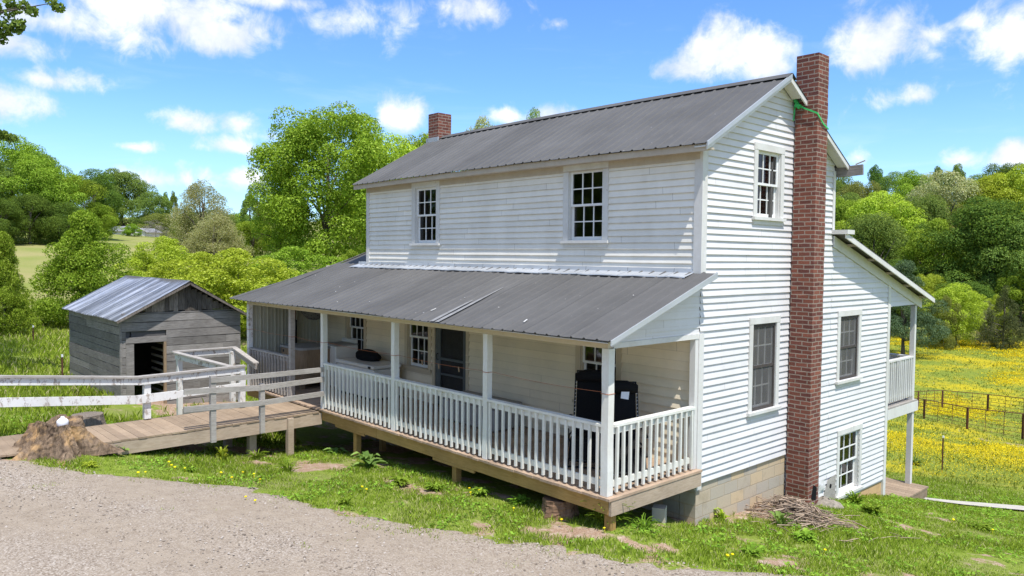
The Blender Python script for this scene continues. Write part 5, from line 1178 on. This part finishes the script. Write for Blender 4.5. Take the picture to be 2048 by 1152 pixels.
# wood beyond the meadow on the right
G = 'trees of the wood beyond the meadow'
for (px, D, ty, wp, k, mt, lb) in [
    (1812, 84, 508, 150, 'pine', 'lf_pine', 'bluish green pine with dark trunk at the meadow edge'), (1918, 94, 568, 92, 'round1', 'lf_lime', 'small yellow-green tree at the meadow edge'), (1893, 92, 592, 55, 'shrub', 'lf_olive', 'grey-green bush left of the small yellow-green meadow tree'),
    (1975, 97, 602, 62, 'twigs', 'lf_twig', 'bare grey bush at the meadow edge'), (2012, 94, 572, 84, 'cedar', 'lf_cedar', 'dark feathery cedar at the right edge of the meadow'), (1995, 99, 590, 50, 'shrub', 'lf_lime', 'small yellow bush behind the bare grey bush'),
    (1985, 118, 392, 205, 'round2', 'lf_dark', 'largest dark green tree of the wood, near the right edge'), (1868, 120, 440, 130, 'round1', 'lf_maple', 'bright green round tree in the front of the wood'), (1745, 122, 420, 140, 'round3', 'lf_mid', 'wide mid green tree in the front of the wood right of the rear porch roof'),
    (1800, 116, 520, 120, 'round1', 'lf_dark', 'dark tree behind the pine'), (1690, 118, 480, 120, 'round2', 'lf_olive', 'olive tree just right of the brick chimney'), (1862, 112, 545, 60, 'round3', 'lf_lime', 'small bright tree above the pine on its right'),
    (2045, 112, 540, 90, 'round1', 'lf_maple', 'green tree low at the right edge behind the cedar'), (1935, 110, 560, 110, 'round3', 'lf_dark', 'dark tree behind the small yellow-green meadow tree'), (2070, 116, 430, 150, 'round1', 'lf_mid', 'mid green tree cut by the right edge'), (1785, 112, 570, 90, 'round3', 'lf_dark', 'dark low tree behind the left side of the pine'),
    (1765, 145, 385, 140, 'round1', 'lf_lime', 'yellow-green round tree in the middle of the wood'), (1690, 150, 395, 120, 'round2', 'lf_maple', 'bright tree in the middle of the wood by the chimney'), (1845, 150, 385, 110, 'round3', 'lf_mid', 'mid green tree left of the pale tree in the wood'),
    (1880, 158, 345, 130, 'round1', 'lf_pale', 'pale grey-green round tree high in the wood'), (1945, 150, 400, 110, 'round2', 'lf_olive', 'olive tree right of the pale tree in the wood'), (1990, 160, 345, 130, 'round2', 'lf_lime', 'tall yellowish tree high in the wood near the right edge'), (2050, 158, 330, 120, 'round1', 'lf_lime', 'tall yellowish tree cut by the right edge of the photo'),
    (1820, 185, 342, 100, 'round2', 'lf_maple', 'bright green tree on the skyline left of the pale tree'), (1747, 210, 322, 60, 'tall', 'lf_dark', 'narrow dark tree on the skyline right of the timber end'), (1715, 190, 360, 90, 'round3', 'lf_olive', 'olive tree on the skyline behind the timber end'),
    (1872, 215, 325, 60, 'tall', 'lf_mid', 'slim skyline tree, left of two together'), (1908, 215, 320, 64, 'tall', 'lf_mid', 'slim skyline tree, right of two together'), (1950, 200, 350, 90, 'round1', 'lf_mid', 'mid green tree on the skyline between the slim pair and the yellowish trees'),
    (2010, 210, 322, 90, 'round3', 'lf_dark', 'dark treetop on the skyline near the right edge'), (1790, 205, 345, 80, 'round1', 'lf_mid', 'mid green treetop on the skyline right of the narrow dark tree'), (1680, 205, 350, 80, 'round1', 'lf_mid', 'skyline treetop touching the chimney edge')]:
    tree('pine_tree' if k == 'pine' else 'cedar_tree' if k == 'cedar' else 'shrub' if k in ('shrub', 'twigs') else 'tree', px, D, ty, wp, k, mt, lb, 'shrub' if k in ('shrub', 'twigs') else 'tree', group=None if D < 100 else G)
rnd = random.Random(33)
ANCH = [(1690, 'just right of the brick chimney'), (1735, 'behind the upper end of the rear porch roof'), (1775, 'behind the middle of the rear porch roof'), (1812, 'above the pine'), (1868, 'right of the pine top'), (1918, 'above the small yellow-green tree'), (1965, 'above the bare grey bush'), (2012, 'above the cedar'), (2055, 'at the right edge of the photo')]
def wood_label(px, D, mt):
    c = {'lf_dark': 'dark green', 'lf_mid': 'mid green', 'lf_maple': 'bright green', 'lf_olive': 'olive green'}[mt]
    if not 1660 < px < 2080: return 'leafy tree of the wood hidden behind the house or outside the photo'
    return '%s tree %s in the wood, %s' % (c, 'low' if D < 150 else 'high', min(ANCH, key=lambda q: abs(q[0]-px))[1])
for (D, n, ty0, ty1, x0, x1) in ((132, 9, 455, 500, 1670, 2090), (168, 8, 385, 410, 1670, 2090), (140, 6, 400, 470, 2110, 2420), (180, 5, 350, 380, 2120, 2450), (135, 6, 420, 480, 1390, 1650), (170, 5, 370, 400, 1400, 1660)):
    for q in range(n):
        px = x0+(x1-x0)*(q+rnd.uniform(.2, .8))/n
        tree('tree', px, D+rnd.uniform(-6, 6), rnd.uniform(ty0, ty1), rnd.uniform(100, 150), rnd.choice(('round1', 'round2', 'round3')), (mt_ := rnd.choice(('lf_dark', 'lf_mid', 'lf_mid', 'lf_maple', 'lf_olive'))), wood_label(px, D, mt_), group='inner trees of the wood')
# overhanging tree at the top left
x0_, y0_ = bearing(-190, 25); zb_ = h1(x0_, y0_)
ot = thing('overhanging_tree', (x0_, y0_, zb_), 'leafy branches of a near tree reaching in at the top left corner', 'tree')
def p3(px, py, D): d = direction(px, py); k = D/math.hypot(d[0], d[1]); return CAM+d*k
pts = [(-10, 10, 24), (22, 8, 24), (48, 12, 23.8), (62, 22, 23.7), (30, 18, 24.2), (15, 30, 24), (85, -8, 23.6), (104, 6, 23.5), (116, 15, 23.5), (-8, 45, 24.2), (14, 52, 24), (34, 58, 24), (12, 62, 24.1), (38, 48, 23.9), (-6, 66, 24.3), (2, 78, 24.3), (-8, 268, 25), (8, 270, 25), (22, 276, 25), (-24, 274, 25.2)]
rng = np.random.default_rng(5)
C = np.array([p3(*q) for q in pts]); R = np.full(len(C), .17)
off = np.array([p3(rng.uniform(-420, -70), rng.uniform(-420, 330), rng.uniform(22, 28)) for _ in range(110)]); C = np.r_[C, off]; R = np.r_[R, rng.uniform(.5, .8, 110)]
V, F = leaf_cloud(C, R, 14000, .075, rng, up=.1, jitter=.8); 
V2, F2 = leaf_cloud(C[:20], R[:20], 1300, .06, rng, up=-.1, jitter=.9, shell=(.2, 1.1)); F = np.r_[F, F2+len(V)]; V = np.r_[V, V2]
keep(np_mesh('crown', V, F, M['lf_mid']), ot)
mb = MB(); tp_ = np.array([x0_, y0_, zb_]); top = p3(-190, -250, 25); mb.tube([tp_+[0, 0, -.2], tp_+[.1, 0, 2.5], (tp_+top)/2, top], [.34, .27, .22, .08], 12)
for q in (2, 7, 10, 14, 17): a = (tp_*(.35)+top*.65); mb.tube([a, (a+C[q])/2+[0, 0, .3], C[q]], [.07, .035, .008], 6)
sub(mb, 'trunk', M['bark'], ot, smooth=True)

# ------------------------------------------------------------------ FAR HOUSE, FENCES
hx, hy = bearing(268, 148); hz = h1(hx, hy)-.25
fh = thing('far_house', (hx, hy, hz), 'pale distant farmhouse with a grey shingled gable roof on the left hillside', 'house'); d_ = direction(268, 455); fh.scale = (.58, .58, .58); fh.rotation_euler = (0, 0, math.atan2(d_[1], d_[0])-math.pi/2+.5)
def fput(mb, n_, mat): o = mb.build(n_, mat, None); o.parent = fh; return o
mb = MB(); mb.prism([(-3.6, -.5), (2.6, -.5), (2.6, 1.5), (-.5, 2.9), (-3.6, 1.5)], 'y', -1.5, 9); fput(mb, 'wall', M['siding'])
mb = MB(); mb.prism([(-4.0, 1.30), (-.5, 2.95), (-.5, 3.12), (-4.1, 1.42)], 'y', -2.0, 9.4); mb.prism([(3.0, 1.30), (-.5, 2.951), (-.5, 3.121), (3.1, 1.42)], 'y', -2.001, 9.401); fput(mb, 'roof', M['asphalt_roof'])
mb = MB(); mb.prism([(-4.1, 1.2), (-.5, 2.9), (-.5, 3.06), (-4.1, 1.40)], 'y', -2.05, -2.01); mb.prism([(3.1, 1.2), (-.5, 2.9), (-.5, 3.06), (3.1, 1.40)], 'y', -2.05, -2.011); fput(mb, 'bargeboard', M['trim'])
mb = MB(); mb.box(2.6, 8.2, 0, 8.2, -.5, 1.3); fput(mb, 'side_wing', M['siding'])
mb = MB(); mb.prism([(-.6, 1.25), (8.7, 1.25), (4.1, 3.0)], 'z', 0, .01) if False else mb.prism([(-.6, 1.22), (8.9, 1.22), (8.9, 1.4), (4.1, 2.7), (-.6, 1.4)], 'x', 2.65, 8.8); fput(mb, 'wing_roof', M['asphalt_roof'])
tree('round_bush', 265, 141, 447, 30, 'shrub', 'lf_maple', 'round green bush in front of the far house gable', 'shrub')
tree('shrub', 312, 143, 440, 50, 'twigs', 'lf_twig', 'bare brown shrub in front of the far house roof', 'shrub')
def panel(a, b, zt_a, zt_b, label):
    a = Vector((a[0], a[1], h1(*a))); b = Vector((b[0], b[1], h1(*b))); r = thing('corral_fence', (a+b)/2, label, 'fence', 'rusty corral panels in the meadow')
    ta, tb2 = Vector((a.x, a.y, a.z+zt_a)), Vector((b.x, b.y, b.z+zt_b)); e = (b-a)*.012
    for (p0, p1) in ((a+e, ta+e), (b-e, tb2-e)): mb = MB(); mb.tube([p0, p1], .035, 6); sub(mb, 'end_tube', M['rust'], r)
    mb = MB(); mb.tube([ta, tb2], .024, 6); sub(mb, 'top_rail', M['rust'], r)
    for f in (.08, .25, .42, .60, .8): mb = MB(); mb.tube([a.lerp(ta, f), b.lerp(tb2, f)], .011, 5); sub(mb, 'wire_rail', M['rust'], r)
    for f in (1/3, 2/3): mb = MB(); mb.tube([a.lerp(b, f), ta.lerp(tb2, f)], .014, 5); sub(mb, 'upright', M['rust'], r)
def foot(px, py, py_top):
    g_ = ground_pt(px, py); D = math.hypot(g_[0]-CAM[0], g_[1]-CAM[1]); return g_, (py-py_top)/FPX*D
near = [foot(1765, 815, 790), foot(1848, 837, 803), foot(1934, 858, 821), foot(2045, 879, 836), foot(2190, 905, 862)]
farr = [foot(1790, 815, 788), foot(1836, 814, 786), foot(1884, 816, 785), foot(1975, 825, 794), foot(2085, 842, 808)]
for q, lb in enumerate(('nearer rusty panel half hidden behind the rear porch', 'nearer rusty panel next to the rear porch post', 'middle nearer rusty panel standing in the buttercups', 'nearer rusty panel cut by the right edge')): panel(near[q][0], near[q+1][0], near[q][1], near[q+1][1], lb)
for q, lb in enumerate(('farther rusty panel hidden behind the rear porch post', 'farther rusty panel just right of the rear porch post', 'middle farther rusty panel in the buttercups', 'farther rusty panel cut by the right edge')): panel(farr[q][0], farr[q+1][0], farr[q][1], farr[q+1][1], lb)
def tpost(px, py, pt, label, mat='rust'):
    g_, hh = foot(px, py, pt); r = thing('fence_post', (g_[0], g_[1], h1(*g_)), label, 'fence post')
    z_ = h1(*g_); mb = MB(); mb.box(g_[0]-.022, g_[0]+.022, g_[1]-.006, g_[1]+.006, z_-.1, z_+hh); mb.box(g_[0]-.006, g_[0]+.006, g_[1]+.0065, g_[1]+.035, z_-.1, z_+hh-.01); sub(mb, 'steel_post', M[mat], r)
    mb = MB(); mb.box(g_[0]-.024, g_[0]+.024, g_[1]-.008, g_[1]+.037, z_+hh+.001, z_+hh+.07); sub(mb, 'white_cap', M['white_plastic'], r)
tpost(1884, 945, 884, 'rusty steel post with white tip standing alone in the meadow grass')
tpost(66, 690, 660, 'thin steel post in the grass left of the shed, farther one'); tpost(124, 775, 722, 'thin steel post close to the shed wall corner')

# ------------------------------------------------------------------ GRASS, FLOWERS, WEEDS
def visible(x, y, z, m=480):
    v = np.c_[x, y, z]-CAM; d = v @ FW; px = 1024+FPX*(v @ RT)/d; py = 576-FPX*(v @ UP)/d
    return (d > 1) & (px > -m) & (px < 2048+m) & (py > 0) & (py < 1152+m)
def blades(n, x0, x1, y0, y1, hh, wd, name, mat, dens=None, lean=.45, keepfn=None, sink=.01):
    x = RNG.uniform(x0, x1, n); y = RNG.uniform(y0, y1, n); D = np.hypot(x-CAM[0], y-CAM[1])
    ok = np.ones(n, bool)
    if dens is not None: ok &= RNG.random(n) < dens(x, y, D)
    x, y, D = x[ok], y[ok], D[ok]; z = Hn(x, y); ok = visible(x, y, z)
    if keepfn is not None: ok &= keepfn(x, y)
    x, y, z, D = x[ok], y[ok], z[ok], D[ok]; n = len(x); a = RNG.uniform(0, 2*np.pi, n)
    h_ = hh*RNG.uniform(.5, 1.4, n)*(.55+.9*vnoise(x, y, .7, 8)); w_ = wd*RNG.uniform(.7, 1.3, n)*np.maximum(1, D/16); l_ = h_*lean*RNG.uniform(.2, 1.6, n); b = RNG.uniform(0, 2*np.pi, n)
    ca, sa = np.cos(a)*w_/2, np.sin(a)*w_/2; lx, ly = np.cos(b)*l_, np.sin(b)*l_
    zb = z-sink
    V = np.stack([np.c_[x-ca, y-sa, zb], np.c_[x+ca, y+sa, zb], np.c_[x+ca*.7+lx*.4, y+sa*.7+ly*.4, zb+h_*.62], np.c_[x+lx, y+ly, zb+h_]], 1).reshape(-1, 3)
    o = np_mesh(name, V, np.arange(4*n).reshape(-1, 4), mat); tag(o, None, None, None, 'stuff'); return o
def lawn_ok(x, y):
    sd_ = side_of_drive(x, y); ok = (sd_ < -.05) | (RNG.random(len(x)) < np.clip(.95-np.maximum(sd_, 0)/.55, 0, 1)*np.clip(vnoise(x, y, .33, 4)*2.2-.45, 0, 1)) | (RNG.random(len(x)) < .35*(vnoise(x, y, .28, 12) > .83)*(sd_ < 1.6))
    ok &= ~((x > -11.3) & (x < -.02) & (y > -1.75) & (y < 7.1)); ok &= ~((x > -9.1) & (x < -7.75) & (y < -5.6))
    ok &= (sd_ > -.3) | (dirt_at(x, y)+.7*(vnoise(x, y, .5, 6)-.5)+.6*(vnoise(x, y, .17, 7)-.5) < .30+.35*RNG.random(len(x)))
    ok &= ~((x < SX) & (x > SXB) & (y > SY0) & (y < SY1))
    for a, b in zip(PATH[:-1], PATH[1:]):
        d = b-a; tt = np.clip(((x-a[0])*d[0]+(y-a[1])*d[1])/(d @ d), 0, 1); ok &= np.hypot(x-a[0]-tt*d[0], y-a[1]-tt*d[1]) > .40
    return ok
blades(1500000, -12, 14, -8.5, 15, .055, .009, 'lawn_grass', M['grass'], lambda x, y, D: np.clip((15.0/D)**2, .05, 1), keepfn=lawn_ok)
blades(260000, -38, -9.3, -22, 4, .17, .015, 'rough_grass', M['grass'], lambda x, y, D: np.clip((22/D)**2, .2, 1), keepfn=lambda x, y: lawn_ok(x, y) & (vnoise(x, y, 1.3, 2) > .22))
def mead(x, y): return (meadow_at(x, y) > .3)
M['meadow'] = mat_leaf('meadow_grass_blades', (.15, .20, .025), (.30, .33, .06), (.45, .42, .16), .25, .4)
blades(420000, -60, 14, 6, 100, .11, .015, 'meadow_grass', M['meadow'], lambda x, y, D: np.clip((30/D)**1.6, .06, 1), keepfn=lambda x, y: (meadow_at(x, y) > .02) & lawn_ok(x, y))
# buttercups: small flower heads just above the meadow grass
n = 1500000; D = 20+RNG.random(n)**.75*95; azd = np.radians(RNG.uniform(-36, -8, n)); x = CAM[0]+np.sin(azd)*D; y = CAM[1]+np.cos(azd)*D
pat = vnoise(x, y, 9, 1)*.6+vnoise(x+y*.4, y*.35, 4, 2)*.5+vnoise(x, y, 1.4, 3)*.45
ok = (meadow_at(x, y) > .4) & (D < 99) & (pat > 1.0-.20*np.clip((D-60)/35, 0, 1)-.26*RNG.random(n)**2) & (RNG.random(n) < np.clip((32/D)**1.2, .1, 1)*np.clip((D-25)/13, 0.02, 1)) & (pat > 1.10-.30*RNG.random(n)-np.clip((D-42)/20, 0, .5)); x, y, D = x[ok], y[ok], D[ok]; z = Hn(x, y)+RNG.uniform(.07, .18, len(x)); ok = visible(x, y, z); x, y, z, D = x[ok], y[ok], z[ok], D[ok]
n = len(x); s_ = .0105*RNG.uniform(.6, 1.4, n)*np.maximum(1, D/26); a = RNG.uniform(0, 6.28, n); tx, ty_ = RNG.normal(0, .45, n), RNG.normal(-.2, .45, n)
def q4(da): return np.c_[x+s_*np.cos(a+da), y+s_*np.sin(a+da), z+s_*(tx*np.cos(a+da)+ty_*np.sin(a+da))]
bo = np_mesh('buttercup_flowers', np.stack([q4(0), q4(1.57), q4(3.14), q4(4.71)], 1).reshape(-1, 3), np.arange(4*n).reshape(-1, 4), M['petal']); tag(bo, None, None, None, 'stuff')
# clover and small broad leaves in the lawn
n = 160000; x = RNG.uniform(-12, 9, n); y = RNG.uniform(-8, 12, n); ok = lawn_ok(x, y) & (side_of_drive(x, y) < .1) & (vnoise(x, y, .55, 21)*.6+vnoise(x, y, .2, 22)*.4 > .58); x, y = x[ok], y[ok]; z = Hn(x, y); ok = visible(x, y, z); x, y, z = x[ok], y[ok], z[ok]; n = len(x)
s_ = RNG.uniform(.014, .032, n); a = RNG.uniform(0, 6.28, n); tx, ty_ = RNG.normal(0, .35, n), RNG.normal(0, .35, n); z = z+RNG.uniform(.02, .075, n)
bo = np_mesh('lawn_clover', np.stack([np.c_[x+k_*s_*np.cos(a+da), y+k_*s_*np.sin(a+da), z+k_*s_*(tx*np.cos(a+da)+ty_*np.sin(a+da))] for da, k_ in ((0, 1), (1.57, .6), (3.14, 1), (4.71, .6))], 1).reshape(-1, 3), np.arange(4*n).reshape(-1, 4), M['lf_weed']); tag(bo, None, None, None, 'stuff')
# leafy weeds
def weed(x, y, r, h_, n, label, mat, name='weed', lw=.34, upright=.5, seed=0, cat='weed'):
    rnd = random.Random(seed+int(x*100)); mb = MB(); z = h1(x, y)
    for q in range(n):
        a = rnd.uniform(0, 6.28); l_ = r*rnd.uniform(.6, 1.15); up_ = h_*rnd.uniform(.3, 1.1); w_ = l_*lw*rnd.uniform(.8, 1.2); V = []; ns = 5
        bx = x+rnd.uniform(-.05, .05); by = y+rnd.uniform(-.05, .05)
        for j in range(ns+1):
            f = j/ns; rr = l_*f; zz = z+up_*math.sin(min(1, f*1.15)*math.pi*(.5+.25*(1-upright)))+.0; ww = w_*math.sin(math.pi*(f*.86+.10))**.8+.003
            cx, cy = bx+rr*math.cos(a), by+rr*math.sin(a)
            V += [(cx-ww*math.sin(a)*.5, cy+ww*math.cos(a)*.5, zz+ww*.18), (cx, cy, zz-.004), (cx+ww*math.sin(a)*.5, cy-ww*math.cos(a)*.5, zz+ww*.18)]
        mb.add(V, [(3*j+c, 3*j+c+1, 3*j+c+4, 3*j+c+3) for j in range(ns) for c in (0, 1)])
    return tag(mb.build(name, M[mat], None, True), label, cat)
for (px, py, r, h_, n, lb, mt, lw, up_) in [
    (738, 935, .42, .36, 22, 'big leafed dock plant growing under the porch edge by the post', 'lf_dock', .42, .4), (672, 908, .30, .16, 9, 'broad leafed plant in the shade under the porch', 'lf_dock', .42, .2), (240, 905, .34, .26, 24, 'dark broad leafed dock beside the rotting stump', 'lf_dock', .40, .5),
    (446, 922, .16, .34, 34, 'upright bright weed beside the wooden block under the ramp', 'lf_lime', .26, .9), (515, 918, .28, .20, 60, 'grassy tuft under the ramp beside the landing post', 'lf_weed', .07, .7), (576, 945, .26, .26, 70, 'grey-green grass tuft at the foot of the landing post', 'lf_weed', .05, .9),
    (1443, 1040, .16, .24, 14, 'yellow-green leafy plant at the block foundation', 'lf_lime', .55, .7), (1212, 1052, .42, .50, 150, 'dense tall grass tuft at the porch corner', 'lf_weed', .05, .9), (1290, 1060, .24, .24, 60, 'grass tuft beside the loose concrete block', 'lf_weed', .05, .9),
    (800, 968, .30, .12, 40, 'low spreading weed patch along the porch shadow', 'lf_weed', .30, .3), (870, 980, .26, .12, 40, 'low weed patch left of the second floor post', 'lf_weed', .30, .3), (960, 990, .30, .14, 40, 'weed patch right of the second floor post', 'lf_weed', .26, .4), (1040, 1010, .26, .16, 40, 'weed patch left of the log stump', 'lf_weed', .2, .6),
    (690, 1010, .18, .12, 26, 'small weed in the grass strip below the dock plant', 'lf_weed', .22, .4), (1500, 1110, .24, .12, 30, 'leafy weed at the lower right gravel edge', 'lf_weed', .26, .3), (1560, 1050, .22, .28, 14, 'leafy stalk growing out of the brush pile', 'lf_dock', .36, .9),
    (1710, 1010, .30, .30, 50, 'weeds against the foundation below the low window', 'lf_weed', .20, .8), (1745, 1030, .30, .22, 50, 'weeds on the bank beside the landing', 'lf_weed', .22, .6), (1610, 1080, .30, .14, 40, 'low leafy weeds below the brush pile', 'lf_weed', .24, .4), (1960, 1060, .30, .12, 34, 'leafy weeds in the lawn near the right edge', 'lf_weed', .24, .4), (380, 945, .20, .10, 24, 'small leafy clump in the grass below the ramp', 'lf_weed', .28, .3), (180, 935, .20, .10, 26, 'bright clump in front of the rotting stump', 'lf_lime', .3, .3), (1830, 930, .5, .35, 50, 'dark tall weeds beyond the landing post', 'lf_mid', .10, .9)]:
    x, y = ground_pt(px, py); weed(x, y, r*(.8 if lw > .35 or lw < .1 else .6), h_*.75, n if lw > .35 or lw < .1 else int(n*1.6), lb, mt, 'weed', lw, up_)
mb = MB(); mb.tube([(0, 0, -.02), (.004, 0, .05)], .003, 4); mb.lathe([(.004, .05), (.020, .056), (.022, .062), (.012, .070), (.002, .072)], 9)
dp = mb.build('dandelion', M['petal'], None, True)
spots = [(338, 935), (342, 942), (350, 945), (370, 946), (276, 957), (291, 953), (440, 957), (465, 967), (508, 960), (485, 955), (520, 970), (494, 1005), (512, 1012), (731, 990), (721, 985), (938, 988), (958, 990), (942, 996), (1027, 1028), (1124, 1052), (1464, 1122), (1452, 1124), (1648, 1112), (1210, 1068), (1985, 1070), (1905, 1048)]
for q, (px, py) in enumerate(spots):
    o = dp if q == 0 else dp.copy()
    if q: COL.objects.link(o)
    x, y = ground_pt(px, py); s_ = random.uniform(.8, 1.2); o.location = (x, y, h1(x, y)+.03); o.scale = (s_, s_, s_); o.rotation_euler = (random.uniform(-.3, .3), random.uniform(-.3, .3), random.uniform(0, 6))
    tag(o, 'yellow dandelion flower in the lawn along the gravel', 'flower', 'dandelions in the lawn')
# loose stones on the driveway
n = 16000; x = RNG.uniform(-12, 4, n); y = RNG.uniform(-10, -1, n); ok = side_of_drive(x, y) > .06; x, y = x[ok], y[ok]; z = Hn(x, y)+.038; ok = visible(x, y, z, 40); x, y, z = x[ok], y[ok], z[ok]; n = len(x)
base = np.array([(1, 0, 0), (0, 1, 0), (-1, 0, 0), (0, -1, 0), (0, 0, .8), (0, 0, -.5)]); tri = np.array([(0, 1, 4), (1, 2, 4), (2, 3, 4), (3, 0, 4)])
s_ = .008+.016*RNG.random(n)**3; a = RNG.uniform(0, 6.28, n); B = base[None]*RNG.uniform(.6, 1.2, (n, 6, 1))*s_[:, None, None]
Vx = B[..., 0]*np.cos(a)[:, None]-B[..., 1]*np.sin(a)[:, None]; Vy = B[..., 0]*np.sin(a)[:, None]+B[..., 1]*np.cos(a)[:, None]
V = np.stack([Vx+x[:, None], Vy+y[:, None], B[..., 2]+z[:, None]], -1).reshape(-1, 3); F = (tri[None]+6*np.arange(n)[:, None, None]).reshape(-1, 3)
m, t, p, o_ = new_mat('loose_stones'); t.L.new(t.ramp(island(t), [(0, (.14, .11, .085)), (.5, (.30, .25, .20)), (1, (.44, .39, .34))]), p.inputs['Base Color']); p.inputs['Roughness'].default_value = .9
tag(np_mesh('loose_gravel', V, F, m), None, None, None, 'stuff')
